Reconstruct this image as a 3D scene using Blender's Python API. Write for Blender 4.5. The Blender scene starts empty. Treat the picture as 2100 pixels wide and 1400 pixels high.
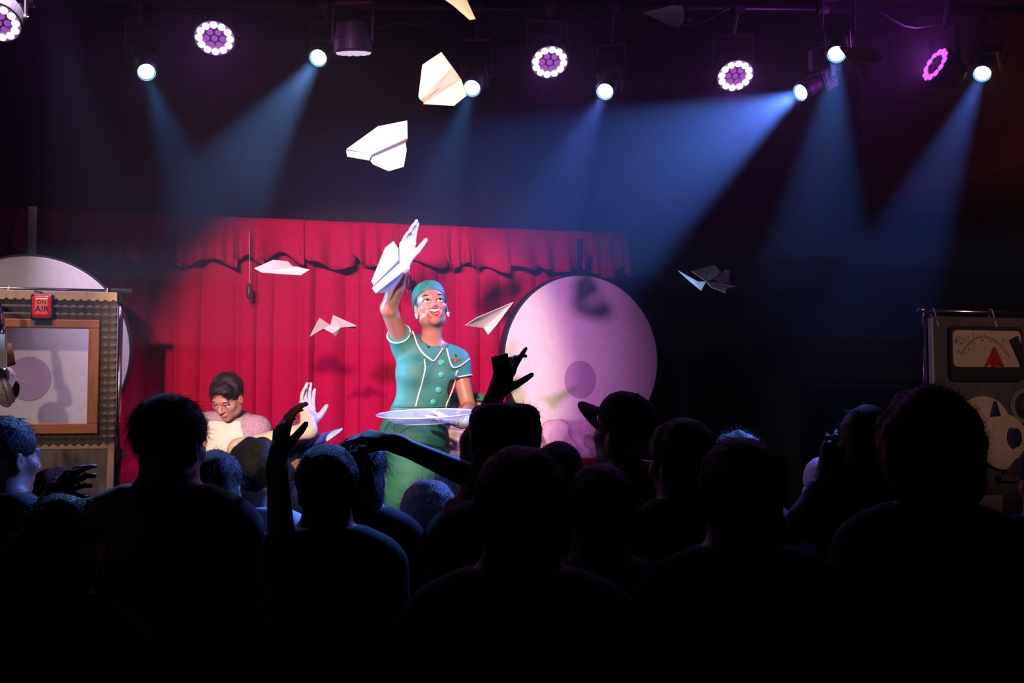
import bpy, math, random
import numpy as np
from mathutils import Vector, Matrix
from mathutils.bvhtree import BVHTree

random.seed(7)
RNG = np.random.default_rng(11)
scene = bpy.context.scene
col = scene.collection
PI = math.pi

# ------------------------------------------------------------------ camera
FPX, CAM_Z, PITCH = 2100.0, 1.75, math.radians(3.0)
cam_data = bpy.data.cameras.new('camera')
cam_data.sensor_width = 36.0
cam_data.lens = 36.0 * FPX / 2100.0
cam_data.clip_start = 0.05
cam_data.clip_end = 60
cam = bpy.data.objects.new('camera', cam_data)
cam.location = (0, 0, CAM_Z)
cam.rotation_euler = (PI / 2 + PITCH, 0, 0)
col.objects.link(cam)
scene.camera = cam
CAM = np.array([0, 0, CAM_Z])
CF = np.array([0, math.cos(PITCH), math.sin(PITCH)])
CU = np.array([0, -math.sin(PITCH), math.cos(PITCH)])
CR = np.array([1.0, 0, 0])

def ray(px, py):
    return CF + (px - 1050) / FPX * CR - (py - 700) / FPX * CU
def P(px, py, d):
    """point at a picture position, d metres in front of the lens"""
    return CAM + d * ray(px, py)
def project(V):
    q = V - CAM
    d = q @ CF
    return 1050 + FPX * (q @ CR) / d, 700 - FPX * (q @ CU) / d, d

# ------------------------------------------------------------------ view, world
scene.view_settings.view_transform = 'Standard'
scene.view_settings.look = 'None'
scene.view_settings.gamma = 1.0
scene.view_settings.use_curve_mapping = False
scene.view_settings.exposure = 0.0
world = bpy.data.worlds.new('dark_venue')
scene.world = world
world.use_nodes = True
world.node_tree.nodes['Background'].inputs[0].default_value = (0.25, 0.3, 0.6, 1)
world.node_tree.nodes['Background'].inputs[1].default_value = 0.0
scene.cycles.use_denoising = True
scene.cycles.max_bounces = 6
scene.cycles.diffuse_bounces = 3
scene.cycles.glossy_bounces = 3
scene.cycles.transmission_bounces = 4
scene.cycles.transparent_max_bounces = 8
scene.cycles.volume_bounces = 0
scene.cycles.sample_clamp_indirect = 4.0

def spot(name, loc, target, color, energy, half_deg, blend=0.3, radius=0.05, parent=None):
    L = bpy.data.lights.new(name, 'SPOT')
    L.color = color
    L.energy = energy
    L.spot_size = math.radians(2 * half_deg)
    L.spot_blend = blend
    L.shadow_soft_size = radius
    o = bpy.data.objects.new(name, L)
    o.location = Vector(loc)
    dv = Vector(target) - Vector(loc)
    o.rotation_euler = dv.to_track_quat('-Z', 'Y').to_euler()
    col.objects.link(o)
    return o

# front-of-house lamps behind the camera and lamps of the rigging rows that go on past the frame
spot('warm_follow_spot_offscreen', (-0.6, -4.4, 4.2), (-0.93, 5.0, 2.23), (1.0, 0.75, 0.48), 6000, 6.85, 0.14, 0.14)
spot('warm_front_wash_offscreen', (-1.6, -3.4, 4.0), P(40, 790, 5.6), (1.0, 0.76, 0.62), 800, 5.6, 0.5, 0.1)
spot('warm_meter_wash_offscreen', (3.4, -2.0, 4.0), P(2060, 740, 6.4), (1.0, 0.60, 0.44), 420, 6.0, 0.9, 0.1)
spot('pink_front_wash_offscreen', (-2.2, -3.5, 4.2), P(870, 720, 7.0), (1.0, 0.32, 0.95), 5000, 8.6, 1.0, 0.12)
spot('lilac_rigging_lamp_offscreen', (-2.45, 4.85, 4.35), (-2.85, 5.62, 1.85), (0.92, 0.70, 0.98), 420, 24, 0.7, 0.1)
spot('blue_wing_lamp_left_offscreen', (-4.5, 4.70, 2.35), P(835, 670, 4.97), (0.28, 0.54, 1.0), 2400, 6.4, 0.25, 0.05)
spot('orange_house_lamp_right_offscreen', (3.05, 4.5, 2.5), (3.25, 6.2, 3.3), (1.0, 0.22, 0.04), 45.0, 40, 1.0, 0.05)

# ------------------------------------------------------------------ materials
MATS = {}
def mat(name, color, rough=0.6, metal=0.0, var=0.12, vscale=25.0, bump=0.0, bscale=120.0, emit=None, estr=0.0,
        sheen=0.0, trans=0.0, spec=0.5, coords='Object'):
    if name in MATS:
        return MATS[name]
    m = bpy.data.materials.new(name)
    m.use_nodes = True
    nt = m.node_tree
    b = nt.nodes['Principled BSDF']
    tc = nt.nodes.new('ShaderNodeTexCoord')
    nz = nt.nodes.new('ShaderNodeTexNoise')
    nz.inputs['Scale'].default_value = vscale
    nz.inputs['Detail'].default_value = 4
    nt.links.new(tc.outputs[coords], nz.inputs['Vector'])
    cr = nt.nodes.new('ShaderNodeValToRGB')
    c = color
    cr.color_ramp.elements[0].position = 0.3
    cr.color_ramp.elements[1].position = 0.7
    cr.color_ramp.elements[0].color = (c[0] * (1 - var), c[1] * (1 - var), c[2] * (1 - var), 1)
    cr.color_ramp.elements[1].color = (min(1, c[0] * (1 + var)), min(1, c[1] * (1 + var)), min(1, c[2] * (1 + var)), 1)
    nt.links.new(nz.outputs['Fac'], cr.inputs['Fac'])
    nt.links.new(cr.outputs['Color'], b.inputs['Base Color'])
    b.inputs['Roughness'].default_value = rough
    b.inputs['Metallic'].default_value = metal
    b.inputs['Specular IOR Level'].default_value = spec
    if sheen:
        b.inputs['Sheen Weight'].default_value = sheen
        b.inputs['Sheen Tint'].default_value = (min(1, c[0] * 1.5), min(1, c[1] * 1.5), min(1, c[2] * 1.5), 1)
    if emit:
        b.inputs['Emission Color'].default_value = (*emit, 1)
        b.inputs['Emission Strength'].default_value = estr
    if bump:
        n2 = nt.nodes.new('ShaderNodeTexNoise')
        n2.inputs['Scale'].default_value = bscale
        n2.inputs['Detail'].default_value = 3
        nt.links.new(tc.outputs[coords], n2.inputs['Vector'])
        bp = nt.nodes.new('ShaderNodeBump')
        bp.inputs['Strength'].default_value = bump
        bp.inputs['Distance'].default_value = 0.004
        nt.links.new(n2.outputs['Fac'], bp.inputs['Height'])
        nt.links.new(bp.outputs['Normal'], b.inputs['Normal'])
    if trans:
        tr = nt.nodes.new('ShaderNodeBsdfTranslucent')
        nt.links.new(cr.outputs['Color'], tr.inputs['Color'])
        mx = nt.nodes.new('ShaderNodeMixShader')
        mx.inputs[0].default_value = trans
        nt.links.new(b.outputs[0], mx.inputs[1])
        nt.links.new(tr.outputs[0], mx.inputs[2])
        nt.links.new(mx.outputs[0], nt.nodes['Material Output'].inputs['Surface'])
    MATS[name] = m
    return m

def wood_mat(name, c1, c2, scale=6.0, stretch=(1, 1, 14), rough=0.55):
    m = bpy.data.materials.new(name)
    m.use_nodes = True
    nt = m.node_tree
    b = nt.nodes['Principled BSDF']
    tc = nt.nodes.new('ShaderNodeTexCoord')
    mp = nt.nodes.new('ShaderNodeMapping')
    mp.inputs['Scale'].default_value = stretch
    nz = nt.nodes.new('ShaderNodeTexNoise')
    nz.inputs['Scale'].default_value = scale
    nz.inputs['Detail'].default_value = 6
    nz.inputs['Distortion'].default_value = 0.8
    nt.links.new(tc.outputs['Object'], mp.inputs['Vector'])
    nt.links.new(mp.outputs['Vector'], nz.inputs['Vector'])
    cr = nt.nodes.new('ShaderNodeValToRGB')
    cr.color_ramp.elements[0].position = 0.32
    cr.color_ramp.elements[1].position = 0.68
    cr.color_ramp.elements[0].color = (*c1, 1)
    cr.color_ramp.elements[1].color = (*c2, 1)
    nt.links.new(nz.outputs['Fac'], cr.inputs['Fac'])
    nt.links.new(cr.outputs['Color'], b.inputs['Base Color'])
    b.inputs['Roughness'].default_value = rough
    MATS[name] = m
    return m

def glow_mat(name, color, strength):
    m = bpy.data.materials.new(name)
    m.use_nodes = True
    nt = m.node_tree
    nt.nodes.remove(nt.nodes['Principled BSDF'])
    e = nt.nodes.new('ShaderNodeEmission')
    e.inputs[0].default_value = (*color, 1)
    e.inputs[1].default_value = strength
    nt.links.new(e.outputs[0], nt.nodes['Material Output'].inputs['Surface'])
    MATS[name] = m
    return m

def clear_mat(name, tint, opacity, rough=0.15):
    m = bpy.data.materials.new(name)
    m.use_nodes = True
    nt = m.node_tree
    b = nt.nodes['Principled BSDF']
    b.inputs['Base Color'].default_value = (*tint, 1)
    b.inputs['Roughness'].default_value = rough
    tr = nt.nodes.new('ShaderNodeBsdfTransparent')
    mx = nt.nodes.new('ShaderNodeMixShader')
    nz = nt.nodes.new('ShaderNodeTexNoise')
    nz.inputs['Scale'].default_value = 14
    tc = nt.nodes.new('ShaderNodeTexCoord')
    nt.links.new(tc.outputs['Object'], nz.inputs['Vector'])
    mr = nt.nodes.new('ShaderNodeMapRange')
    mr.inputs['From Min'].default_value = 0.3
    mr.inputs['From Max'].default_value = 0.7
    mr.inputs['To Min'].default_value = opacity * 0.6
    mr.inputs['To Max'].default_value = opacity * 1.4
    nt.links.new(nz.outputs['Fac'], mr.inputs['Value'])
    nt.links.new(mr.outputs['Result'], mx.inputs[0])
    nt.links.new(tr.outputs[0], mx.inputs[1])
    nt.links.new(b.outputs[0], mx.inputs[2])
    nt.links.new(mx.outputs[0], nt.nodes['Material Output'].inputs['Surface'])
    MATS[name] = m
    return m

# ------------------------------------------------------------------ geometry helpers: (V, F) pairs
def nrm(v):
    v = np.asarray(v, float)
    return v / (np.linalg.norm(v) + 1e-12)
def rotz(a):
    c, s = math.cos(a), math.sin(a)
    return np.array([[c, -s, 0], [s, c, 0], [0, 0, 1.0]])
def rotx(a):
    c, s = math.cos(a), math.sin(a)
    return np.array([[1.0, 0, 0], [0, c, -s], [0, s, c]])
def roty(a):
    c, s = math.cos(a), math.sin(a)
    return np.array([[c, 0, s], [0, 1.0, 0], [-s, 0, c]])
def frame(z, up=(0, 0, 1)):
    """columns x, y, z with z along the given direction"""
    z = nrm(z)
    x = np.cross(up, z)
    if np.linalg.norm(x) < 1e-4:
        x = np.cross((0, 1, 0), z)
    x = nrm(x)
    return np.stack([x, np.cross(z, x), z], 1)
def cat(parts):
    V, F, n = [], [], 0
    for v, f in parts:
        v = np.asarray(v, float).reshape(-1, 3)
        V.append(v)
        F += [tuple(i + n for i in q) for q in f]
        n += len(v)
    return np.concatenate(V), F
def xf(g, R=None, t=(0, 0, 0)):
    V = np.asarray(g[0], float)
    if R is not None:
        V = V @ np.asarray(R).T
    return V + np.asarray(t, float), g[1]
def box(c, s, R=None):
    h = np.array(s, float) / 2
    V = np.array([[x, y, z] for x in (-1, 1) for y in (-1, 1) for z in (-1, 1)]) * h
    if R is not None:
        V = V @ np.asarray(R).T
    F = [(0, 1, 3, 2), (4, 6, 7, 5), (0, 4, 5, 1), (2, 3, 7, 6), (0, 2, 6, 4), (1, 5, 7, 3)]
    return V + np.array(c, float), F
def tube(pts, r, seg=8, closed=False, caps=True):
    pts = np.asarray(pts, float)
    n = len(pts)
    rr = np.full(n, r, float) if np.isscalar(r) else np.asarray(r, float)
    V, F = [], []
    prev = None
    for i in range(n):
        a = pts[(i - 1) % n] if (closed or i > 0) else pts[i]
        b = pts[(i + 1) % n] if (closed or i < n - 1) else pts[i]
        t = nrm(b - a)
        if prev is None:
            x = frame(t)[:, 0]
        else:
            x = prev - t * (prev @ t)
            x = nrm(x)
        prev = x
        y = np.cross(t, x)
        for k in range(seg):
            w = 2 * PI * k / seg
            V.append(pts[i] + rr[i] * (math.cos(w) * x + math.sin(w) * y))
    m = n if closed else n - 1
    for i in range(m):
        for k in range(seg):
            j = (i + 1) % n
            F.append((i * seg + k, i * seg + (k + 1) % seg, j * seg + (k + 1) % seg, j * seg + k))
    if caps and not closed:
        F.append(tuple(range(seg - 1, -1, -1)))
        F.append(tuple((n - 1) * seg + k for k in range(seg)))
    return np.array(V), F
def lathe(prof, seg=24, sx=1.0, sy=1.0, cap0=True, cap1=True):
    """profile of (radius, z) about z"""
    V, F = [], []
    for r, z in prof:
        for k in range(seg):
            w = 2 * PI * k / seg
            V.append((r * sx * math.cos(w), r * sy * math.sin(w), z))
    n = len(prof)
    for i in range(n - 1):
        for k in range(seg):
            F.append((i * seg + k, i * seg + (k + 1) % seg, (i + 1) * seg + (k + 1) % seg, (i + 1) * seg + k))
    if cap0:
        F.append(tuple(range(seg - 1, -1, -1)))
    if cap1:
        F.append(tuple((n - 1) * seg + k for k in range(seg)))
    return np.array(V), F
def ring_torus(R, r, seg=32, s2=8):
    return tube([(R * math.cos(2 * PI * k / seg), R * math.sin(2 * PI * k / seg), 0) for k in range(seg)], r, s2, True)
def grid(f, nu, nv):
    V = [f(i / (nu - 1), j / (nv - 1)) for i in range(nu) for j in range(nv)]
    F = [(i * nv + j, (i + 1) * nv + j, (i + 1) * nv + j + 1, i * nv + j + 1) for i in range(nu - 1) for j in range(nv - 1)]
    return np.array(V, float), F
def thicken(g, t):
    """closed slab from an open sheet: the sheet and a copy moved along its vertex normals"""
    V, F = np.asarray(g[0], float), g[1]
    N = np.zeros_like(V)
    for q in F:
        a, b, c = V[q[0]], V[q[1]], V[q[2]]
        nn = np.cross(b - a, c - a)
        if len(q) == 4:
            nn = nn + np.cross(c - a, V[q[3]] - a)
        for i in q:
            N[i] += nn
    N /= (np.linalg.norm(N, axis=1)[:, None] + 1e-12)
    n = len(V)
    W = np.concatenate([V + N * t / 2, V - N * t / 2])
    G = [tuple(q) for q in F] + [tuple(i + n for i in reversed(q)) for q in F]
    edges = {}
    for q in F:
        for i in range(len(q)):
            e = (q[i], q[(i + 1) % len(q)])
            edges[e] = edges.get(e, 0) + 1
    for (a, b) in edges:
        if (b, a) not in edges:
            G.append((b, a, a + n, b + n))
    return W, G
def prism(poly, t, R=None, c=(0, 0, 0)):
    """polygon in local xz, thickness t along y"""
    n = len(poly)
    V = [(x, -t / 2, z) for x, z in poly] + [(x, t / 2, z) for x, z in poly]
    F = [tuple(range(n)), tuple(range(2 * n - 1, n - 1, -1))]
    for i in range(n):
        j = (i + 1) % n
        F.append((i, i + n, j + n, j))
    V = np.array(V, float)
    if R is not None:
        V = V @ np.asarray(R).T
    return V + np.asarray(c, float), F
def sphere(c, r, seg=16, rings=10, sx=1, sy=1, sz=1, R=None):
    prof = [(max(1e-5, math.sin(PI * i / rings)) * r, -math.cos(PI * i / rings) * r) for i in range(rings + 1)]
    V, F = lathe(prof, seg)
    V = V * np.array([sx, sy, sz])
    if R is not None:
        V = V @ np.asarray(R).T
    return V + np.asarray(c, float), F

# ------------------------------------------------------------------ objects
class Thing:
    """an Empty at a thing's base with parts; parts may be given in world or local coordinates"""
    def __init__(s, name, label, cat_, loc=(0, 0, 0), R=None, group=None, kind=None):
        s.o = bpy.data.objects.new(name, None)
        s.o.empty_display_size = 0.05
        s.M = np.eye(4)
        if R is not None:
            s.M[:3, :3] = R
        s.M[:3, 3] = loc
        s.o.matrix_world = Matrix(s.M.tolist())
        col.objects.link(s.o)
        s.o['label'] = label
        s.o['category'] = cat_
        if group:
            s.o['group'] = group
        if kind:
            s.o['kind'] = kind
        s.Mi = np.linalg.inv(s.M)
    def loc(s, V):
        V = np.asarray(V, float)
        return V @ s.Mi[:3, :3].T + s.Mi[:3, 3]
    def part(s, name, g, m, parent=None, world=False, smooth=False, bevel=0.0, label=None, kind=None, mats=None, fmat=None, me=None):
        if me is None:
            V = s.loc(g[0]) if world else g[0]
            me = mesh(name, V, g[1], mats or [m], smooth, fmat)
        o = bpy.data.objects.new(name, me)
        o.parent = parent or s.o
        col.objects.link(o)
        if bevel:
            add_bevel(o, bevel)
        if label:
            o['label'] = label
        if kind:
            o['kind'] = kind
        return o

def mesh(name, V, F, mats, smooth=False, fmat=None):
    me = bpy.data.meshes.new(name)
    V = np.asarray(V, float)
    if isinstance(F, np.ndarray):
        nv, nf, w = len(V), len(F), F.shape[1]
        me.vertices.add(nv)
        me.vertices.foreach_set('co', V.astype(np.float32).ravel())
        me.loops.add(nf * w)
        me.loops.foreach_set('vertex_index', F.astype(np.int32).ravel())
        me.polygons.add(nf)
        me.polygons.foreach_set('loop_start', np.arange(0, nf * w, w, dtype=np.int32))
        me.update(calc_edges=True)
    else:
        me.from_pydata(V.tolist(), [], F)
        me.update()
    for m in mats:
        me.materials.append(m)
    n = len(me.polygons)
    me.polygons.foreach_set('use_smooth', np.full(n, bool(smooth)))
    if fmat is not None:
        me.polygons.foreach_set('material_index', np.asarray(fmat, np.int32))
    me.update()
    return me

def add_bevel(o, w, seg=2):
    b = o.modifiers.new('bevel', 'BEVEL')
    b.width = w
    b.segments = seg
    b.limit_method = 'ANGLE'
    b.angle_limit = math.radians(40)

def single(name, g, m, label, cat_, loc=(0, 0, 0), R=None, world=True, smooth=False, bevel=0.0, group=None, kind=None, mats=None, fmat=None):
    """a thing that is one mesh"""
    M = np.eye(4)
    if R is not None:
        M[:3, :3] = R
    M[:3, 3] = loc
    V = np.asarray(g[0], float)
    if world:
        Mi = np.linalg.inv(M)
        V = V @ Mi[:3, :3].T + Mi[:3, 3]
    o = bpy.data.objects.new(name, mesh(name, V, g[1], mats or [m], smooth, fmat))
    o.matrix_world = Matrix(M.tolist())
    col.objects.link(o)
    if bevel:
        add_bevel(o, bevel)
    if kind != 'structure':
        o['label'] = label
        o['category'] = cat_
    elif label:
        o['label'] = label
    if group:
        o['group'] = group
    if kind:
        o['kind'] = kind
    return o

def text_mesh(txt, size, depth=0.0005, R=None, c=(0, 0, 0), align='CENTER'):
    cu = bpy.data.curves.new('lettering', 'FONT')
    cu.body = txt
    cu.size = size
    cu.extrude = depth
    cu.align_x = align
    cu.align_y = 'CENTER'
    cu.resolution_u = 2
    o = bpy.data.objects.new('lettering', cu)
    col.objects.link(o)
    bpy.context.view_layer.update()
    me = bpy.data.meshes.new_from_object(o.evaluated_get(bpy.context.evaluated_depsgraph_get()))
    V = np.array([v.co[:] for v in me.vertices])
    F = [tuple(p.vertices) for p in me.polygons]
    bpy.data.objects.remove(o)
    bpy.data.curves.remove(cu)
    bpy.data.meshes.remove(me)
    V = V[:, [0, 2, 1]] * np.array([1, -1, 1])     # text plane -> xz, facing -y
    if R is not None:
        V = V @ np.asarray(R).T
    return V + np.asarray(c, float), F

# ------------------------------------------------------------------ distance-field sculpting
class Field:
    BIG = 0.09
    def __init__(s, lo, hi, vox):
        s.lo = np.array(lo, float)
        s.v = float(vox)
        s.n = np.ceil((np.array(hi, float) - s.lo) / s.v).astype(int) + 1
        s.D = np.full(tuple(s.n), s.BIG, np.float32)
    def axes(s, a=(0, 0, 0), b=None):
        b = s.n if b is None else b
        X = (s.lo[0] + s.v * np.arange(a[0], b[0], dtype=np.float32))[:, None, None]
        Y = (s.lo[1] + s.v * np.arange(a[1], b[1], dtype=np.float32))[None, :, None]
        Z = (s.lo[2] + s.v * np.arange(a[2], b[2], dtype=np.float32))[None, None, :]
        return X.astype(np.float32), Y.astype(np.float32), Z.astype(np.float32)
    def _apply(s, prim, k, sub):
        blo, bhi, fn = prim
        mg = max(k, 0.035) + 2 * s.v
        a = np.clip(np.floor((np.asarray(blo) - mg - s.lo) / s.v).astype(int), 0, s.n)
        b = np.clip(np.ceil((np.asarray(bhi) + mg - s.lo) / s.v).astype(int) + 1, 0, s.n)
        if np.any(b <= a):
            return
        sl = tuple(slice(i, j) for i, j in zip(a, b))
        d = fn(*s.axes(a, b)).astype(np.float32)
        A = s.D[sl]
        if sub:
            A, d2 = -A, d
        else:
            d2 = d
        h = np.maximum(k - np.abs(A - d2), 0) / max(k, 1e-6)
        r = np.minimum(A, d2) - h * h * k * 0.25
        s.D[sl] = -r if sub else r
    def add(s, prim, k=0.02):
        s._apply(prim, k, False)
        return s
    def cut(s, prim, k=0.01):
        s._apply(prim, k, True)
        return s
    def mesh(s, D=None):
        return nets(s.D if D is None else D, s.lo, s.v)

def rc(a, b, r1, r2=None):
    a, b = np.asarray(a, float), np.asarray(b, float)
    r2 = r1 if r2 is None else r2
    ab = b - a
    L2 = float(ab @ ab) + 1e-9
    lo = np.minimum(a - r1, b - r2)
    hi = np.maximum(a + r1, b + r2)
    def fn(X, Y, Z):
        t = np.clip(((X - a[0]) * ab[0] + (Y - a[1]) * ab[1] + (Z - a[2]) * ab[2]) / L2, 0, 1)
        return np.sqrt((X - a[0] - t * ab[0]) ** 2 + (Y - a[1] - t * ab[1]) ** 2 + (Z - a[2] - t * ab[2]) ** 2) - (r1 + (r2 - r1) * t)
    return lo, hi, fn
def el(c, r, R=None):
    c, r = np.asarray(c, float), np.asarray(r, float)
    Rm = np.eye(3) if R is None else np.asarray(R)
    ext = np.abs(Rm) @ r
    def fn(X, Y, Z):
        x, y, z = X - c[0], Y - c[1], Z - c[2]
        q = [x * Rm[0, i] + y * Rm[1, i] + z * Rm[2, i] for i in range(3)]
        k0 = np.sqrt((q[0] / r[0]) ** 2 + (q[1] / r[1]) ** 2 + (q[2] / r[2]) ** 2)
        k1 = np.sqrt((q[0] / r[0] ** 2) ** 2 + (q[1] / r[1] ** 2) ** 2 + (q[2] / r[2] ** 2) ** 2) + 1e-6
        return np.where(k0 < 1e-3, -r.min(), k0 * (k0 - 1) / k1)
    return c - ext, c + ext, fn
def rbox(c, h, rad, R=None):
    c, h = np.asarray(c, float), np.asarray(h, float)
    Rm = np.eye(3) if R is None else np.asarray(R)
    ext = np.abs(Rm) @ h
    def fn(X, Y, Z):
        x, y, z = X - c[0], Y - c[1], Z - c[2]
        q = [np.abs(x * Rm[0, i] + y * Rm[1, i] + z * Rm[2, i]) - (h[i] - rad) for i in range(3)]
        out = np.sqrt(np.maximum(q[0], 0) ** 2 + np.maximum(q[1], 0) ** 2 + np.maximum(q[2], 0) ** 2)
        return out + np.minimum(np.maximum(q[0], np.maximum(q[1], q[2])), 0) - rad
    return c - ext, c + ext, fn
def wob(X, Y, Z, freq, seed, n=7):
    r = np.random.default_rng(seed)
    out = 0
    for i in range(n):
        k = nrm(r.normal(size=3)) * freq * r.uniform(0.6, 1.5)
        out = out + np.sin(X * k[0] + Y * k[1] + Z * k[2] + r.uniform(0, 6.28))
    return out / n

def nets(D, lo, vox):
    """naive surface nets"""
    S = D < 0
    n0, n1, n2 = D.shape
    c = S[:-1, :-1, :-1].astype(np.int8)
    tot = np.zeros_like(c)
    for dx in (0, 1):
        for dy in (0, 1):
            for dz in (0, 1):
                tot += S[dx:n0 - 1 + dx, dy:n1 - 1 + dy, dz:n2 - 1 + dz]
    mixed = (tot > 0) & (tot < 8)
    I, J, K = np.nonzero(mixed)
    idx = np.full(mixed.shape, -1, np.int32)
    idx[I, J, K] = np.arange(len(I), dtype=np.int32)
    corners = [(dx, dy, dz) for dx in (0, 1) for dy in (0, 1) for dz in (0, 1)]
    vals = np.stack([D[I + a, J + b, K + e] for a, b, e in corners], 1).astype(np.float64)
    acc = np.zeros((len(I), 3))
    cnt = np.zeros(len(I))
    for a in range(8):
        for b in range(a + 1, 8):
            ca, cb = np.array(corners[a]), np.array(corners[b])
            if np.abs(ca - cb).sum() != 1:
                continue
            va, vb = vals[:, a], vals[:, b]
            m = (va < 0) != (vb < 0)
            t = np.where(m, va / np.where(va - vb == 0, 1, va - vb), 0)
            acc += np.where(m[:, None], ca + t[:, None] * (cb - ca), 0)
            cnt += m
    V = np.stack([I, J, K], 1) + acc / np.maximum(cnt, 1)[:, None]
    V = lo + V * vox
    quads = []
    for ax in range(3):
        sl0, sl1 = [slice(None)] * 3, [slice(None)] * 3
        sl0[ax], sl1[ax] = slice(None, -1), slice(1, None)
        A, B = S[tuple(sl0)], S[tuple(sl1)]
        E = A != B
        u, w = [(1, 2), (2, 0), (0, 1)][ax]
        pts = np.stack(np.nonzero(E), 1)
        dims = np.array([n0 - 1, n1 - 1, n2 - 1])
        ok = (pts[:, u] > 0) & (pts[:, w] > 0) & (pts[:, u] < dims[u]) & (pts[:, w] < dims[w])
        pts = pts[ok]
        inside = A[pts[:, 0], pts[:, 1], pts[:, 2]]
        def cell(du, dw):
            q = pts.copy()
            q[:, u] += du
            q[:, w] += dw
            return idx[q[:, 0], q[:, 1], q[:, 2]]
        q = np.stack([cell(-1, -1), cell(0, -1), cell(0, 0), cell(-1, 0)], 1)
        q[~inside] = q[~inside][:, ::-1]
        quads.append(q)
    Q = np.concatenate(quads)
    Q = Q[(Q >= 0).all(1)]
    return V, Q

def relax(V, Q, it=1, f=0.5):
    """light Laplacian smoothing of a quad mesh"""
    E = np.concatenate([Q[:, [0, 1]], Q[:, [1, 2]], Q[:, [2, 3]], Q[:, [3, 0]]])
    for _ in range(it):
        S = np.zeros_like(V)
        C = np.zeros(len(V))
        np.add.at(S, E[:, 0], V[E[:, 1]])
        np.add.at(C, E[:, 0], 1)
        V = V + f * (S / np.maximum(C, 1)[:, None] - V)
    return V, Q
def mcat(list_):
    V, Q, n = [], [], 0
    for v, q in list_:
        V.append(v)
        Q.append(q + n)
        n += len(v)
    return np.concatenate(V), np.concatenate(Q)

# ------------------------------------------------------------------ shared materials
M_BLACK = mat('black_paint', (0.012, 0.012, 0.014), 0.7)
M_WALL = mat('black_wall_paint', (0.010, 0.010, 0.012), 0.9, var=0.3, vscale=3)
M_FLOOR = mat('dark_floor', (0.02, 0.018, 0.018), 0.6, var=0.3, vscale=4, bump=0.1)
M_STAGE = mat('black_stage_deck', (0.022, 0.02, 0.022), 0.55, var=0.3, vscale=6)
M_CURTAIN = mat('red_velvet', (0.32, 0.0012, 0.042), 0.85, var=0.10, vscale=40, sheen=0.25, bump=0.1, bscale=300, spec=0.1)
M_METAL = mat('black_pipe', (0.02, 0.02, 0.024), 0.35, 0.6)
M_CHROME = mat('chrome_pipe', (0.55, 0.55, 0.58), 0.18, 1.0, var=0.05)
M_FIX = mat('fixture_black', (0.05, 0.048, 0.055), 0.5, 0.1)
M_PALEWOOD = wood_mat('pale_pine', (0.50, 0.30, 0.16), (0.62, 0.40, 0.24), 5, (14, 1, 1.2))
M_PALEWOOD_V = wood_mat('pale_pine_upright', (0.50, 0.30, 0.18), (0.60, 0.40, 0.26), 5, (14, 1, 1.0))
M_REDWOOD = wood_mat('orange_stained_wood', (0.34, 0.085, 0.022), (0.46, 0.14, 0.04), 5, (1.5, 1, 14))
M_REDWOOD_V = wood_mat('orange_stained_wood_upright', (0.34, 0.085, 0.022), (0.46, 0.14, 0.04), 5, (14, 1, 1.5))
M_FOAM = mat('brown_grey_foam', (0.115, 0.088, 0.072), 0.95, var=0.15, vscale=60)
M_GREYBOARD = wood_mat('weathered_grey_board', (0.035, 0.028, 0.028), (0.27, 0.21, 0.20), 3.2, (4, 1, 1.0), 0.8)
M_DISC = mat('white_disc_paint', (0.74, 0.70, 0.74), 0.75, var=0.05, vscale=30, bump=0.25, bscale=40)
M_PATCH = mat('lilac_patch', (0.46, 0.34, 0.52), 0.8, var=0.03)
M_PAPER = mat('white_paper', (0.80, 0.75, 0.66), 0.75, var=0.03, vscale=12, trans=0.22)

# ------------------------------------------------------------------ structure
SY = math.radians(14.5)
SR = rotz(SY)
SE, SN = SR[:, 0], SR[:, 1]
CUR0 = np.array([0, 7.34, 0.0])
STAGE_Z = 0.6
def onplane(px, py, p0, n):
    r = ray(px, py)
    return CAM + r * (((np.asarray(p0) - CAM) @ n) / (r @ n))

def struct(name, g, m, label=None, bevel=0.0):
    return single(name, g, m, label, None, kind='structure', bevel=bevel)
struct('floor', box((0, 1.5, -0.05), (12, 17, 0.1)), M_FLOOR)
struct('ceiling', box((0, 1.5, 4.55), (12, 17, 0.1)), M_WALL)
struct('wall_left', box((-5.55, 1.5, 2.25), (0.1, 16, 4.5)), M_WALL)
struct('wall_right', box((5.55, 1.5, 2.25), (0.1, 16, 4.5)), M_WALL)
struct('wall_rear', box((0, -6.5, 2.25), (11, 0.1, 4.5)), M_WALL)
wb = CUR0 + SN * 0.55
struct('wall_back', box((wb[0] - 0.0, wb[1], 2.25), (14, 0.1, 4.5), SR), M_WALL)
stage_front = np.array([0, 4.45, 0])
mid = stage_front + SN * 1.7
sb = box((mid[0], mid[1], STAGE_Z / 2 - 0.02), (10.4, 3.36, STAGE_Z - 0.04), SR)
so = struct('stage_platform', sb, M_STAGE, bevel=0.01)
for k in range(17):     # deck boards across the stage
    c = mid + SN * (-1.58 + 0.1975 * k)
    o = bpy.data.objects.new('deck_board', mesh('deck_board', *box((c[0], c[1], STAGE_Z - 0.01), (10.4, 0.192, 0.04), SR), [M_STAGE]))
    o.parent = so
    col.objects.link(o)

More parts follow.
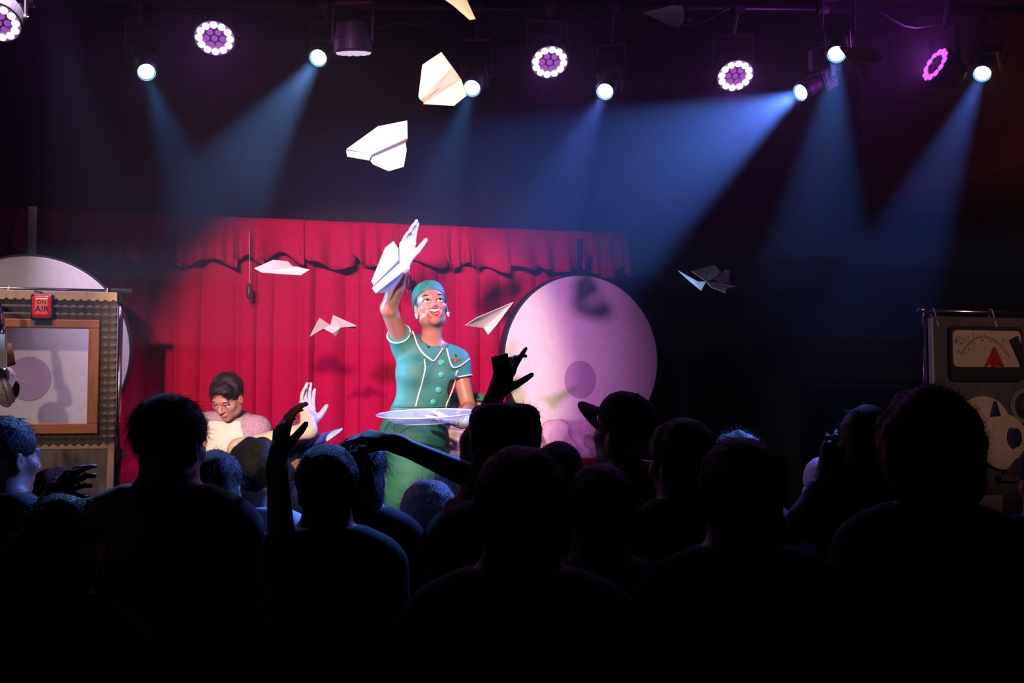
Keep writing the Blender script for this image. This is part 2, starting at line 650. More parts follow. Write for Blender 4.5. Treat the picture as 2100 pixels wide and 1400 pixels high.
# bulkhead over the right-hand side of the room, its lower edge caught by an orange house lamp
ba, bb = np.array([2.80, 7.6, 3.2]), np.array([3.90, 4.3, 3.2])
dvec = nrm(bb - ba)
nvec = np.array([dvec[1], -dvec[0], 0.0])
if nvec[0] < 0: nvec = -nvec
c = (ba + bb) / 2 + nvec * 0.6 + np.array([0, 0, 0.64])
M_BULK = mat('brown_bulkhead_paint', (0.10, 0.045, 0.03), 0.7, var=0.2, vscale=5)
struct('trim_1', box(c, (1.2, np.linalg.norm(bb - ba) + 0.6, 1.28), rotz(math.atan2(dvec[1], dvec[0]) - PI / 2)), M_BULK, bevel=0.01)

# ------------------------------------------------------------------ red curtain with valance
def cur(u, y, z):
    q = CUR0 + SE * u + SN * y
    return (q[0], q[1], z)
def u_at(px, py=700, off=0.0):
    q = onplane(px, py, CUR0 + SN * off, SN)
    return (q - CUR0) @ SE
edges_px = [-160, 62, 268, 520, 742, 1018, 1264]
uu = [u_at(p) for p in edges_px]
cur_base = CUR0 + SE * (uu[0] + uu[-1]) / 2
T = Thing('stage_curtain', 'pleated red velvet curtain with ruffled valance across the back of the stage', 'curtain',
          (cur_base[0], cur_base[1], STAGE_Z + 0.01), SR)
rr = random.Random(3)
for i in range(len(uu) - 1):
    a, b = uu[i] - 0.02, uu[i + 1] + 0.02
    n = max(3, int(round((b - a) / 0.15)))
    cuts = [a + (b - a) * (k + rr.uniform(-0.25, 0.25) * (0 < k < n)) / n for k in range(n + 1)]
    amp = [rr.uniform(0.03, 0.085) for _ in range(n)]
    skew = [rr.uniform(-0.5, 0.5) for _ in range(n)]
    sway = [rr.uniform(-0.03, 0.03) for _ in range(n + 1)]
    nu, nv = n * 14 + 1, 9
    base_y = 0.03 * (i % 2)
    def f(s, t):
        z = 2.84 + (STAGE_Z + 0.015 - 2.84) * t
        x = s * n
        k = min(int(x), n - 1)
        w = x - k
        u = cuts[k] + (cuts[k + 1] - cuts[k]) * w
        sw = sway[k] * (1 - w) + sway[k + 1] * w
        u += sw * t * math.sin(PI * min(1, max(0, s)))
        ww = w + 0.16 * skew[k] * math.sin(2 * PI * w)
        prof = -abs(math.sin(PI * ww)) ** 0.75
        y = base_y + amp[k] * prof * (0.55 + 0.6 * t) + 0.012 * math.sin(7 * u + 3 * t + i)
        return cur(u, y, z)
    T.part('curtain_panel', thicken(grid(f, nu, nv), 0.006), M_CURTAIN, world=True, smooth=True)
a, b = uu[0] - 0.05, u_at(1276)
rv = random.Random(5)
vx = [a]
while vx[-1] < b:
    vx.append(vx[-1] + rv.uniform(0.17, 0.36))
vx[-1] = b
for k in range(len(vx) - 1):   # ruffled valance, one gathered flap after the other
    x0, x1 = vx[k] - 0.012, vx[k + 1] + 0.02
    ph, dz, lift, fr = rv.uniform(0, 6), rv.uniform(-0.03, 0.02), rv.uniform(0.0, 0.05), rv.choice([1, 2, 2, 3])
    off = -0.075 - 0.012 * (k % 2)
    def f(s, t):
        u = x0 + (x1 - x0) * s
        edge = lift * (math.sin(PI * s) ** 2) - 0.026 * math.sin(2 * PI * s + ph) + 0.05 * max(0, 1 - 6 * s)
        z = 2.935 - t * (0.305 + dz - edge * t)
        y = off - (0.008 + 0.075 * t ** 1.5) * (0.5 + 0.5 * math.sin(2 * PI * fr * s + ph)) - 0.07 * t * (1 - s) ** 4
        return cur(u, y, z)
    T.part('valance_flap', thicken(grid(f, 25, 9), 0.006), M_CURTAIN, world=True, smooth=True)
T.part('heading_batten', tube([cur(a, -0.03, 2.9), cur(b, -0.03, 2.9)], 0.02, 10), M_BLACK, world=True)

# draw cords with toggles hanging in front of the curtain
for px, y0, y1, lab in ((511, 500, 590, 'thin draw cord with dark toggle hanging before the curtain beside the folded dart'),
                        (839, 520, 572, 'thin draw cord with wire toggle hanging behind the raised gloved hand')):
    p0, p1 = onplane(px, y0 - 25, CUR0 - SN * 0.17, SN), onplane(px, y1, CUR0 - SN * 0.17, SN)
    t = Thing('draw_cord', lab, 'cord', p1, SR)
    t.part('cord', tube([p0, (p0 + p1) / 2 + SE * 0.003, p1], 0.0028, 6), mat('grey_cord', (0.35, 0.25, 0.27), 0.8), world=True)
    tog = t.part('toggle', xf(lathe([(0.004, 0.03), (0.016, 0.015), (0.02, -0.02), (0.017, -0.06), (0.006, -0.075)][::-1], 12), None, p1), mat('dark_toggle', (0.05, 0.02, 0.03), 0.5), world=True, smooth=True)
    t.part('loop', xf(ring_torus(0.012, 0.002, 16, 6), rotx(PI / 2), p1 + np.array([0, 0, -0.085])), M_METAL, world=True, parent=tog)

# ------------------------------------------------------------------ two big hanging discs
def disc(label, pc, rpx_x, rpx_z, depth_y, yaw, patch_px, patch_r, strap_px):
    """large round white panel with a black rim, hung by a strap"""
    cen = P(pc[0], pc[1], depth_y)
    R = rotz(yaw)
    d = depth_y
    r = rpx_z / FPX * d
    t = Thing('hanging_disc', label, 'disc', cen - np.array([0, 0, r + 0.012]), R, group='round white discs before the curtain')
    zc = r + 0.012
    Rx = rotx(PI / 2)          # lathe axis -> -y (towards the room)
    face = lathe([(r * 0.2, 0.022), (r * 0.6, 0.022), (r - 0.004, 0.022), (r, 0.017), (r, 0.002)], 96)
    t.part('face_panel', xf(face, Rx, (0, 0, zc)), M_DISC, smooth=False)
    rim = lathe([(r - 0.002, 0.018), (r + 0.012, 0.018), (r + 0.012, -0.07), (r - 0.002, -0.07)], 96)
    t.part('rim', xf(rim, Rx, (0, 0, zc)), mat('black_rim', (0.012, 0.012, 0.018), 0.6), smooth=False)
    q = onplane(patch_px[0], patch_px[1], cen - R[:, 1] * 0.024, R[:, 1])
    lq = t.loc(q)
    patch_geo = lathe([(patch_r, 0.0), (patch_r, 0.0015), (patch_r * 0.98, 0.0025), (0.001, 0.0025)], 48, 1.0, 1.08)
    t.part('round_patch', xf(patch_geo, Rx, (lq[0], -0.0215, lq[2])), M_PATCH, label='round lilac patch under the centre')  # thin raised oval, darker lilac than the face, below its centre
    zs = 2.78 - (cen[2] - zc)
    t.part('strap', box((0, 0.03, (zc + r + zs) / 2), (0.045, 0.006, zs - zc - r + 0.08)), M_BLACK)
    return t
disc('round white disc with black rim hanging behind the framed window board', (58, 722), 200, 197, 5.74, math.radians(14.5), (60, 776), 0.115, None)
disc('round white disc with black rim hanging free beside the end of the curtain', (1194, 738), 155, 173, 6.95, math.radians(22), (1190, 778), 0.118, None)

# ------------------------------------------------------------------ garment rack and studio window board (left)
LB0 = P(250, 700, 5.5)
def bx(x0, x1, y0, y1, z0, z1):
    return box(((x0 + x1) / 2, (y0 + y1) / 2, (z0 + z1) / 2), (abs(x1 - x0), abs(y1 - y0), abs(z1 - z0)))
def mk_local(t, p0, n):
    def f(px, py):
        q = t.loc(onplane(px, py, p0, n))
        return q[0], q[2]
    return f
q = onplane(60, 700, LB0, SN)
rack = Thing('garment_rack', 'black and chrome garment rack carrying the framed window board', 'rack', (q[0], q[1], STAGE_Z + 0.01), SR)
L = mk_local(rack, LB0, SN)
xr, zr = L(248, 600)
ztop = L(248, 599)[1]
xl = xr - 1.42
for x in (xl, xr):
    up = rack.part('upright', cat([tube([(x, 0, 0.62), (x, 0, ztop)], 0.0135, 12)]), M_CHROME, smooth=True)
    rack.part('lower_sleeve', tube([(x, 0, 0.05), (x, 0, L(243, 935)[1])], 0.018, 12), M_METAL, smooth=True)
    rack.part('clamp', cat([tube([(x, 0, L(243, 935)[1] - 0.02), (x, 0, L(243, 928)[1] + 0.02)], 0.024, 12), box((x + 0.028, 0, L(243, 930)[1]), (0.03, 0.02, 0.03))]), M_METAL)
    rack.part('foot', cat([tube([(x, -0.24, 0.04), (x, 0.24, 0.04)], 0.016, 10), sphere((x, -0.24, 0.025), 0.025), sphere((x, 0.24, 0.025), 0.025)]), M_METAL, smooth=True)
    rack.part('elbow', cat([tube([(x - 0.05, 0, ztop), (x + 0.055, 0, ztop)], 0.021, 12), tube([(x, 0, ztop), (x, 0, ztop - 0.06)], 0.019, 12)]), M_METAL)
rack.part('top_rail', tube([(xl - 0.02, 0, ztop), (xr + 0.05, 0, ztop)], 0.0145, 12), M_CHROME, smooth=True)
rack.part('bottom_rail', tube([(xl, 0, 0.16), (xr, 0, 0.16)], 0.012, 10), M_METAL, smooth=True)

board_p = LB0 - SN * 0.05
q = onplane(60, 700, board_p, SN)
wb_ = Thing('studio_window_board', 'framed window board edged with brown egg-crate foam hung on the rack', 'board', (q[0], q[1], STAGE_Z + 0.05), SR)
L = mk_local(wb_, board_p, SN)
X1 = L(237, 800)[0]
X0 = L(-170, 800)[0]
zt, zf1, zf0 = L(120, 597)[1], L(120, 615)[1], L(120, 911)[1]
wb_.part('top_batten', bx(X0, X1, -0.012, 0.014, zf1 - 0.004, zt), M_PALEWOOD, bevel=0.003)
wx1, wz1, wz0 = L(206, 700)[0], L(120, 656)[1], L(120, 889)[1]
wx0 = X0 + (X1 - wx1)
ix1, iz1, iz0 = L(184, 700)[0], L(120, 673)[1], L(120, 868)[1]
ix0 = wx0 + (wx1 - ix1)
def foam(x0, x1, z0, z1):
    nx, nz = max(4, int((x1 - x0) / 0.0058)), max(4, int((z1 - z0) / 0.0058))
    pit = 0.040
    def f(s, t):
        x, z = x0 + (x1 - x0) * s, z0 + (z1 - z0) * t
        a = math.sin(PI * (x + z) / pit * 1.0) * math.sin(PI * (x - z) / pit)
        return (x + 0.004 * math.sin(2 * PI * z / pit) * (s in (0, 1)), -0.018 - 0.013 * a, z + 0.006 * math.sin(2 * PI * x / pit) * (t in (0, 1)))
    return grid(f, nx, nz)
for (a, b, c_, d_) in ((X0, X1, wz1 - 0.01, zf1), (X0, X1, zf0, wz0 + 0.01), (wx1 - 0.01, X1, wz0 + 0.01, wz1 - 0.01), (X0, wx0 + 0.01, wz0 + 0.01, wz1 - 0.01)):
    fo = wb_.part('foam_strip', foam(a, b, c_, d_), M_FOAM, smooth=True)
    wb_.part('backing', bx(a, b, -0.004, 0.012, c_, d_), M_FOAM, parent=fo)
for (a, b, c_, d_, m) in ((wx0, wx1, iz1, wz1, M_REDWOOD), (wx0, wx1, wz0, iz0, M_REDWOOD), (ix1, wx1, iz0, iz1, M_REDWOOD_V), (wx0, ix0, iz0, iz1, M_REDWOOD_V)):
    wb_.part('window_frame_rail', bx(a, b, -0.046, 0.02, c_, d_), m, bevel=0.004)
wb_.part('pane', bx(ix0, ix1, -0.004, 0.0, iz0, iz1), clear_mat('scuffed_clear_sheet', (0.8, 0.8, 0.82), 0.03, 0.3))
# lower weathered board in a pale frame
zb0 = 0.02
sx = L(220, 950)[0]
wb_.part('lower_panel', bx(X0 + 0.03, X1 - 0.03, 0.0, 0.014, zb0 + 0.03, zf0), M_GREYBOARD)
wb_.part('stile', bx(sx, X1, -0.012, 0.016, zb0, zf0 - 0.0), M_PALEWOOD_V, bevel=0.003)
wb_.part('stile', bx(X0, X0 + X1 - sx, -0.012, 0.016, zb0, zf0), M_PALEWOOD_V, bevel=0.003)
wb_.part('middle_rail', bx(X0 + 0.03, sx, -0.010, 0.016, L(120, 921)[1], zf0 + 0.01), M_PALEWOOD, bevel=0.003)
zr1, zr0 = L(200, 1037)[1], L(200, 1050)[1]
wb_.part('lower_rail', bx(X0 + 0.03, sx, -0.010, 0.016, zr0, zr1), M_PALEWOOD, bevel=0.003)
wb_.part('bottom_rail', bx(X0 + 0.03, sx, -0.010, 0.016, zb0, zb0 + 0.06), M_PALEWOOD, bevel=0.003)
for px in (218, 14):
    x = L(px, 600)[0]
    rz = ztop + 0.61 - (STAGE_Z + 0.05)
    wb_.part('cable_tie', cat([tube([(x, 0.05 + 0.019 * math.cos(w), rz + 0.019 * math.sin(w)) for w in np.linspace(-0.3, PI + 0.3, 10)], 0.003, 6),
                               tube([(x, 0.03, rz), (x, -0.014, zt - 0.02)], 0.003, 6), tube([(x, 0.069, rz), (x, 0.02, zt - 0.02)], 0.003, 6)]), mat('white_tie', (0.7, 0.7, 0.75), 0.5))

# red ON AIR lamp clipped over the foam
zc, xc = L(91, 631)[1], L(91, 631)[0]
q = np.array([xc, -0.05, zc])
sign = Thing('on_air_sign', 'glossy red square ON AIR lamp in a black case over the foam', 'sign', wb_.M[:3, :3] @ np.array([xc, -0.034, L(91, 660)[1]]) + wb_.M[:3, 3], SR)
zc = L(91, 631)[1] - L(91, 660)[1]
w_, h_ = L(114, 631)[0] - L(67, 631)[0], L(91, 604)[1] - L(91, 657)[1]
F_ = Field((-0.1, -0.08, zc - 0.1), (0.1, 0.04, zc + 0.1), 0.0028)
F_.add(rbox((0, -0.016, zc), (w_ / 2, 0.02, h_ / 2), 0.013), 0.001)
sign.part('case', None, None, me=mesh('case', *F_.mesh(), [mat('glossy_black', (0.01, 0.01, 0.012), 0.25)], True))
F_ = Field((-0.1, -0.08, zc - 0.1), (0.1, 0.04, zc + 0.1), 0.0022)
F_.add(rbox((0, -0.034, zc), (w_ / 2 - 0.008, 0.022, h_ / 2 - 0.009), 0.018), 0.001)
lens_o = sign.part('lens', None, None, me=mesh('lens', *F_.mesh(), [mat('red_lamp_plastic', (0.75, 0.012, 0.012), 0.18, var=0.05, emit=(1, 0.02, 0.02), estr=0.12)], True), label='glossy red lens')
M_INK = mat('dark_ink', (0.012, 0.002, 0.003), 0.9, spec=0.0)
sign.part('lettering', text_mesh('ON', 0.030, c=(0.002, -0.0568, zc + 0.022)), M_INK, parent=lens_o)
sign.part('lettering', text_mesh('AIR', 0.044, c=(0.004, -0.0568, zc - 0.014)), M_INK, parent=lens_o)
sign.part('foot_clip', box((0.005, 0.0, zc - h_ / 2 - 0.012), (0.085, 0.03, 0.03)), M_BLACK, bevel=0.003)
sign.part('top_wire', tube([(0, -0.01, zc + h_ / 2 - 0.01), (-0.01, -0.005, zc + h_ / 2 + 0.012), (-0.045, 0, zc + h_ / 2 + 0.016)], 0.004, 6), M_BLACK)

# ------------------------------------------------------------------ prop microphone on a boom at the far left
mp = P(4, 765, 5.0)
mic = Thing('prop_microphone', 'grey perforated prop microphone on a jointed boom before the window board', 'microphone', (mp[0] - 0.55, mp[1] + 0.02, STAGE_Z + 0.01), rotz(0))
def mw(px, py, dd=0.0):
    return P(px, py, 5.0 + dd)
M_GREYMET = mat('grey_enamel', (0.30, 0.28, 0.26), 0.45, 0.3)
M_PERF = mat('pale_grey_grille', (0.36, 0.34, 0.33), 0.6, var=0.2, vscale=90)
Fm = Field(mw(-40, 860, -0.1), mw(50, 740, 0.12), 0.004)
Fm.lo = np.minimum(mw(-60, 870, -0.12), mw(50, 735, 0.14)) ; 
Fm = Field(Fm.lo, np.maximum(mw(-60, 870, -0.12), mw(60, 735, 0.14)), 0.004)
Fm.add(rc(mw(2, 778), mw(8, 800), 0.070, 0.068), 0.01).add(rc(mw(8, 800), mw(14, 826), 0.066, 0.022), 0.02)
cap = mic.part('capsule', None, None, me=mesh('capsule', mic.loc(Fm.mesh()[0]), Fm.mesh()[1], [M_PERF], True))
tree = BVHTree.FromPolygons([Vector(v) for v in Fm.mesh()[0]], Fm.mesh()[1].tolist())
for (px, py) in ((24, 768), (31, 782), (20, 790), (28, 800), (34, 806), (5, 795), (12, 812), (24, 816), (3, 810)):
    h = tree.ray_cast(Vector(CAM), Vector(nrm(ray(px, py))))
    if h[0]:
        mic.part('grille_hole', xf(lathe([(0.0035, -0.001), (0.0035, 0.001)], 8), frame(h[1]), h[0]), M_BLACK, world=True, parent=cap)
mic.part('bracket_arm', cat([box((mw(5, 722, -0.085)), (0.034, 0.012, 0.17), roty(-0.04))]), M_GREYMET, world=True, bevel=0.003)
mic.part('capsule_bar', tube([mw(7, 770, -0.085), mw(24, 826, -0.075)], 0.016, 10), M_GREYMET, world=True, smooth=True)
pv = mic.part('pivot', xf(lathe([(0.026, -0.012), (0.026, 0.008), (0.02, 0.014), (0.002, 0.014)], 20), rotx(PI / 2), mw(7, 765, -0.095)), M_CHROME, world=True)
mic.part('blue_washer', xf(lathe([(0.022, -0.008), (0.022, 0.004)], 16), rotx(PI / 2), mw(8, 774, -0.09)), mat('blue_band', (0.03, 0.05, 0.25), 0.5), world=True, parent=pv)
mic.part('leather_flap', thicken(grid(lambda s, t: mw(13 + 17 * s * (0.5 + 0.5 * t) + 2, 704 + 48 * t - 6 * s * t, -0.05 - 0.03 * math.sin(PI * t)), 6, 6), 0.006), mat('brown_leather', (0.13, 0.06, 0.035), 0.7), world=True, smooth=True)
mic.part('collar', xf(lathe([(0.022, -0.04), (0.022, 0.02), (0.018, 0.03), (0.018, 0.055)], 16), None, mw(4, 694, -0.06)), M_CHROME, world=True, smooth=True)
mic.part('chrome_sleeve', tube([mw(2, 682, -0.06), mw(-2, 650, -0.06), mw(-8, 608, -0.05)], [0.026, 0.022, 0.014], 14), M_CHROME, world=True, smooth=True)
mic.part('boom', tube([mw(-8, 610, -0.05), mw(-110, 560, 0.0), mp + np.array([-0.55, 0.02, 0.42])], 0.012, 8), M_METAL, world=True, smooth=True)
mic.part('stand_pole', tube([(0, 0, 0.02), (0, 0, 1.68)], 0.014, 10), M_METAL, smooth=True)
mic.part('stand_base', lathe([(0.16, 0.0), (0.16, 0.015), (0.03, 0.035), (0.02, 0.06)], 28), M_METAL)

# ------------------------------------------------------------------ meter board on its rack (right)
RB0 = P(1895, 700, 6.45)
q = onplane(2150, 700, RB0, SN)
rk = Thing('garment_rack', 'chrome garment rack carrying the dark meter board', 'rack', (q[0], q[1], STAGE_Z + 0.01), SR)
L = mk_local(rk, RB0, SN)
xl = L(1893, 640)[0]
ztop = L(1893, 637)[1]
xr = xl + 1.35
for x in (xl, xr):
    rk.part('upright', tube([(x, 0, 0.05), (x, 0, ztop)], 0.016, 12), M_CHROME, smooth=True)
    rk.part('inner_pole', tube([(x + 0.03, 0.0, 0.05), (x + 0.03, 0.0, ztop)], 0.010, 10), M_METAL, smooth=True)
    rk.part('foot', cat([tube([(x, -0.24, 0.035), (x, 0.24, 0.035)], 0.016, 10), sphere((x, -0.24, 0.025), 0.025), sphere((x, 0.24, 0.025), 0.025)]), M_METAL, smooth=True)
    rk.part('elbow', tube([(x - 0.045, 0, ztop + 0.004), (x + 0.06, 0, ztop + 0.004)], 0.023, 14), M_CHROME, smooth=True)
rk.part('top_rail', tube([(xl - 0.05, 0, ztop), (xr + 0.05, 0, ztop)], 0.017, 14), M_CHROME, smooth=True)
rk.part('bottom_rail', tube([(xl, 0, 0.16), (xr, 0, 0.16)], 0.012, 10), M_METAL, smooth=True)

MB0 = RB0 - SN * 0.045
q = onplane(2090, 700, MB0, SN)
mb = Thing('meter_board', 'dark control board prop with a large VU meter and cream dials', 'board', (q[0], q[1], STAGE_Z + 0.05), SR)
L = mk_local(mb, MB0, SN)
M_DARKB = mat('dark_grey_board', (0.095, 0.082, 0.082), 0.8, var=0.25, vscale=9)
M_CREAM = mat('cream_card', (0.60, 0.47, 0.40), 0.7, var=0.06)
M_FLATB = mat('flat_black_card', (0.015, 0.014, 0.014), 0.8)
M_REDC = mat('red_card', (0.50, 0.015, 0.015), 0.6)
x0 = L(1913, 700)[0]
x1 = x0 + 1.15
zt = L(1913, 648)[1]
mb.part('board_panel', bx(x0, x1, 0.0, 0.024, 0.02, zt), M_DARKB, bevel=0.002)
mb.part('lit_edge', bx(x0 - 0.012, x0, -0.006, 0.028, 0.02, zt - 0.01), mat('lit_edge_pale', (0.55, 0.55, 0.62), 0.7))  # pale strip: blue light on the panel's side put into the colour
def rpoly(x0, z0, x1, z1, r, n=5):
    out = []
    for cx, cz, a0 in ((x1 - r, z0 + r, -PI / 2), (x1 - r, z1 - r, 0), (x0 + r, z1 - r, PI / 2), (x0 + r, z0 + r, PI)):
        for k in range(n + 1):
            w = a0 + PI / 2 * k / n
            out.append((cx + r * math.cos(w), cz + r * math.sin(w)))
    return out
vx0, vz1 = L(1941, 668)
_, vz0 = L(1941, 781)
vx1 = vx0 + 0.545
bez = mb.part('meter_bezel', prism(rpoly(vx0, vz0, vx1, vz1, 0.04), 0.03, None, (0, -0.015, 0)), M_FLATB, bevel=0.003)
fx0, fz1 = L(1946, 677)
_, fz0 = L(1946, 752)
fx1 = L(2086, 740)[0]
face = mb.part('meter_face', prism(rpoly(fx0, fz0, fx1, fz1, 0.03), 0.008, None, (0, -0.033, 0)), M_CREAM, parent=bez)
def arcpt(px, py):
    return np.array([L(px, py)[0], -0.039, L(px, py)[1]])
arc_px = [(1963, 726), (1971, 715), (1981, 704), (1990, 696), (2000, 692), (2010, 691), (2020, 694), (2030, 699), (2040, 706)]
red_px = [(2040, 706), (2047, 715), (2055, 725), (2062, 733)]
def poly_tube(pts, r=0.0017):
    return tube([arcpt(*p) for p in pts], r, 5)
ticks = []
for i, (a, b) in enumerate(zip(arc_px[:-1], arc_px[1:])):
    for s in (0.0, 0.5):
        p = np.array(a) + s * (np.array(b) - np.array(a))
        d = np.array(b, float) - np.array(a)
        nn = np.array([d[1], -d[0]]) / np.linalg.norm(d)
        ticks.append(tube([arcpt(*p), arcpt(*(p + nn * (5 if s == 0 else 3.5)))], 0.0014, 5))
mb.part('scale_arc', cat([poly_tube(arc_px)] + ticks), M_INK, parent=bez)
rt = []
for s in (0.3, 0.6, 0.9, 1.3, 1.7, 2.1, 2.5, 2.9):
    i = min(int(s), 2)
    p = np.array(red_px[i], float) + (s - i) * (np.array(red_px[i + 1]) - np.array(red_px[i]))
    rt.append(tube([arcpt(*p), arcpt(p[0] + 6, p[1] - 4)], 0.0014, 5))
mb.part('red_scale_arc', cat([poly_tube(red_px)] + rt), mat('red_ink', (0.4, 0.04, 0.05), 0.6), parent=bez)
def txt(s, px, py, size, rot):
    x, z = L(px, py)
    return text_mesh(s, size, R=roty(-rot), c=(x, -0.038, z))
for w_ in (('VU', 1955, 698, 0.040, 0.75), ('-20', 1956, 722, 0.022, 0.85), ('-10', 1962, 707, 0.022, 0.75), ('-7', 1970, 699, 0.022, 0.65),
           ('-5', 1977, 694, 0.022, 0.5), ('-3', 1986, 686, 0.022, 0.35), ('0', 2049, 699, 0.026, -0.7), ('20', 1970, 725, 0.014, 0.8),
           ('40', 1978, 717, 0.014, 0.7), ('60', 1990, 704, 0.014, 0.5), ('80', 2006, 698, 0.016, 0.1), ('100', 2022, 701, 0.014, -0.3)):
    mb.part('lettering', txt(*w_), M_INK, parent=bez)
nx, nz = L(2028, 712)
ax = [L(*p) for p in ((2028, 712), (2047, 752), (2036, 746), (2034, 755), (2024, 754), (2023, 745), (2009, 753))]
nd = mb.part('needle', prism([(p[0], p[1]) for p in ax][::-1], 0.014, None, (0, -0.05, 0)), M_REDC, label='red arrow needle')
bl = [L(*p) for p in ((2060, 698), (2074, 690), (2092, 742), (2084, 752))]
mb.part('black_bar', prism([(p[0], p[1]) for p in bl][::-1], 0.02, None, (0, -0.05, 0)), M_FLATB)
def dial(px, py, rpx, m, y, name='dial', thick=0.02, seg=40):
    x, z = L(px, py)
    r = (L(px + rpx, py)[0] - x)
    return mb.part(name, xf(lathe([(r, 0), (r, thick * 0.8), (r * 0.96, thick), (0.001, thick)], seg), rotx(PI / 2), (x, y, z)), m)
d1 = dial(2014, 878, 56, M_CREAM, 0.0)
x, z = L(2033, 840)
mb.part('pointer', prism([(x - 0.03, z - 0.04), (x + 0.03, z - 0.04), (x, z + 0.055)], 0.03, None, (0, -0.035, 0)), mat('violet_black', (0.03, 0.015, 0.06), 0.3), parent=d1)
d2 = dial(2050, 905, 48, M_CREAM, -0.02, 'dial', 0.025)
x, z = L(2064, 896)
kb = mb.part('knob', xf(lathe([(0.045, 0), (0.042, 0.05), (0.034, 0.06), (0.002, 0.06)], 20, 0.8, 1.4), rotx(PI / 2), (x, -0.045, z)), mat('violet_black', (0.03, 0.015, 0.06), 0.3), parent=d2)
dial(2100, 832, 31, mat('grey_ring', (0.20, 0.19, 0.18), 0.7), 0.0, 'lamp_ring')
dial(2100, 832, 23, M_FLATB, -0.02, 'lamp_socket', 0.006)
dial(2101, 832, 13, mat('magenta_lamp', (0.35, 0.02, 0.14), 0.3), -0.026, 'lamp_button', 0.02)
tp = [L(*p) for p in ((2074, 938), (2046, 972), (2088, 972))]
mb.part('triangle_panel', prism([(p[0], p[1]) for p in tp], 0.02, None, (0, -0.055, 0)), mat('maroon_card', (0.10, 0.03, 0.045), 0.7))
tp = [L(*p) for p in ((2036, 972), (2088, 972), (2078, 984), (2040, 984))]
mb.part('violet_strip', prism([(p[0], p[1]) for p in tp], 0.03, None, (0, -0.055, 0)), mat('violet_card', (0.13, 0.07, 0.16), 0.7))
xa, za = L(1975, 1012)
xb, zb = L(2030, 998)
mb.part('rust_panel', bx(xa, xb, -0.03, 0.0, za, zb), mat('rust_card', (0.16, 0.03, 0.02), 0.7))
xa, za = L(1985, 1075)
xb, zb = L(2050, 1014)
mb.part('cream_panel', bx(xa, xb, -0.025, 0.0, za, zb), M_CREAM)
for px in (1921, 2041):
    x, z0_ = L(px, 643)
    rz = ztop + 0.61 - (STAGE_Z + 0.05)
    mb.part('cable_tie', cat([tube([(x, 0.045 + 0.022 * math.cos(w), rz + 0.022 * math.sin(w)) for w in np.linspace(-0.3, PI + 0.3, 10)], 0.003, 6),
                              tube([(x, 0.022, rz), (x, -0.006, zt - 0.05)], 0.003, 6), sphere((x, -0.008, zt - 0.055), 0.008, 10, 6), tube([(x, 0.067, rz), (x, 0.028, zt - 0.05)], 0.003, 6)]), mat('white_tie', (0.7, 0.7, 0.75), 0.5))

# ------------------------------------------------------------------ rigging and lamps
M_LENS = glow_mat('blue_white_lens', (0.72, 0.93, 1.0), 9.0)
M_LED = glow_mat('violet_led', (0.86, 0.50, 1.0), 8.0)
M_LEDIN = glow_mat('dim_violet_led', (0.58, 0.12, 0.80), 0.6)
M_LEDPALE = glow_mat('pale_led', (0.75, 0.60, 0.85), 1.0)
M_TEALM = mat('teal_collar', (0.03, 0.10, 0.16), 0.3, 0.4)
PIPES = []
def pipe_at(px, py_, dd):
    return P(px, py_, dd)
for i, (d_, py_) in enumerate(((5.75, 12), (5.35, -30))):
    a_, b_ = P(-400, py_ - 14, d_ - 0.35), P(2210, py_ + 11, d_ + 0.28)
    PIPES.append((a_, b_))
    single('rigging_pipe', tube([a_, b_], 0.026, 12), M_METAL, ('long black rigging pipe the stage lamps hang from', 'long black rigging pipe nearer the audience under the ceiling')[i], 'pipe', (a_ + b_) / 2, smooth=True)

led_lens_me = {}
def clamp_parts(t, yoke_top):
    # hook clamp: a short drop rod from the pipe above down to the yoke
    best = None
    for a_, b_ in PIPES:
        s = np.clip(((yoke_top - a_) @ (b_ - a_)) / ((b_ - a_) @ (b_ - a_)), 0, 1)
        c_ = a_ + s * (b_ - a_)
        if best is None or np.linalg.norm(c_ - yoke_top) < np.linalg.norm(best - yoke_top):
            best = c_
    t.part('clamp', cat([tube([yoke_top, best], 0.014, 8), tube([best - SE * 0.03, best + SE * 0.03], 0.036, 12)]), M_FIX, world=True)

def yoke(t, cen, ax, half, h, m):
    """U-shaped yoke: two straps up from the pivots and a cross bar"""
    ax = nrm([ax[0], ax[1], 0])
    for a_, b_ in PIPES:        # stay clear under a pipe that runs right above
        s_ = np.clip(((cen - a_) @ (b_ - a_)) / ((b_ - a_) @ (b_ - a_)), 0, 1)
        c_ = a_ + s_ * (b_ - a_)
        if np.linalg.norm((c_ - cen)[:2]) < half + 0.06 and c_[2] > cen[2]:
            h = min(h, max(0.09, c_[2] - cen[2] - 0.045))
    top = np.array([0, 0, h])
    ang = math.atan2(ax[1], ax[0])
    R = rotz(ang)
    for s in (-1, 1):
        p = cen + ax * half * s
        st = t.part('yoke_strap', cat([box(p + top / 2, (0.008, 0.036, h), R), xf(lathe([(0.02, -0.006), (0.02, 0.006)], 14), R @ roty(PI / 2), p)]), m, world=True)
        t.part('pivot_bolt', xf(lathe([(0.010, -0.016), (0.010, 0.016)], 8), R @ roty(PI / 2), p), M_METAL, world=True, parent=st)
    t.part('yoke_bar', box(cen + top, (2 * half + 0.01, 0.036, 0.008), R), m, world=True)
    return cen + top

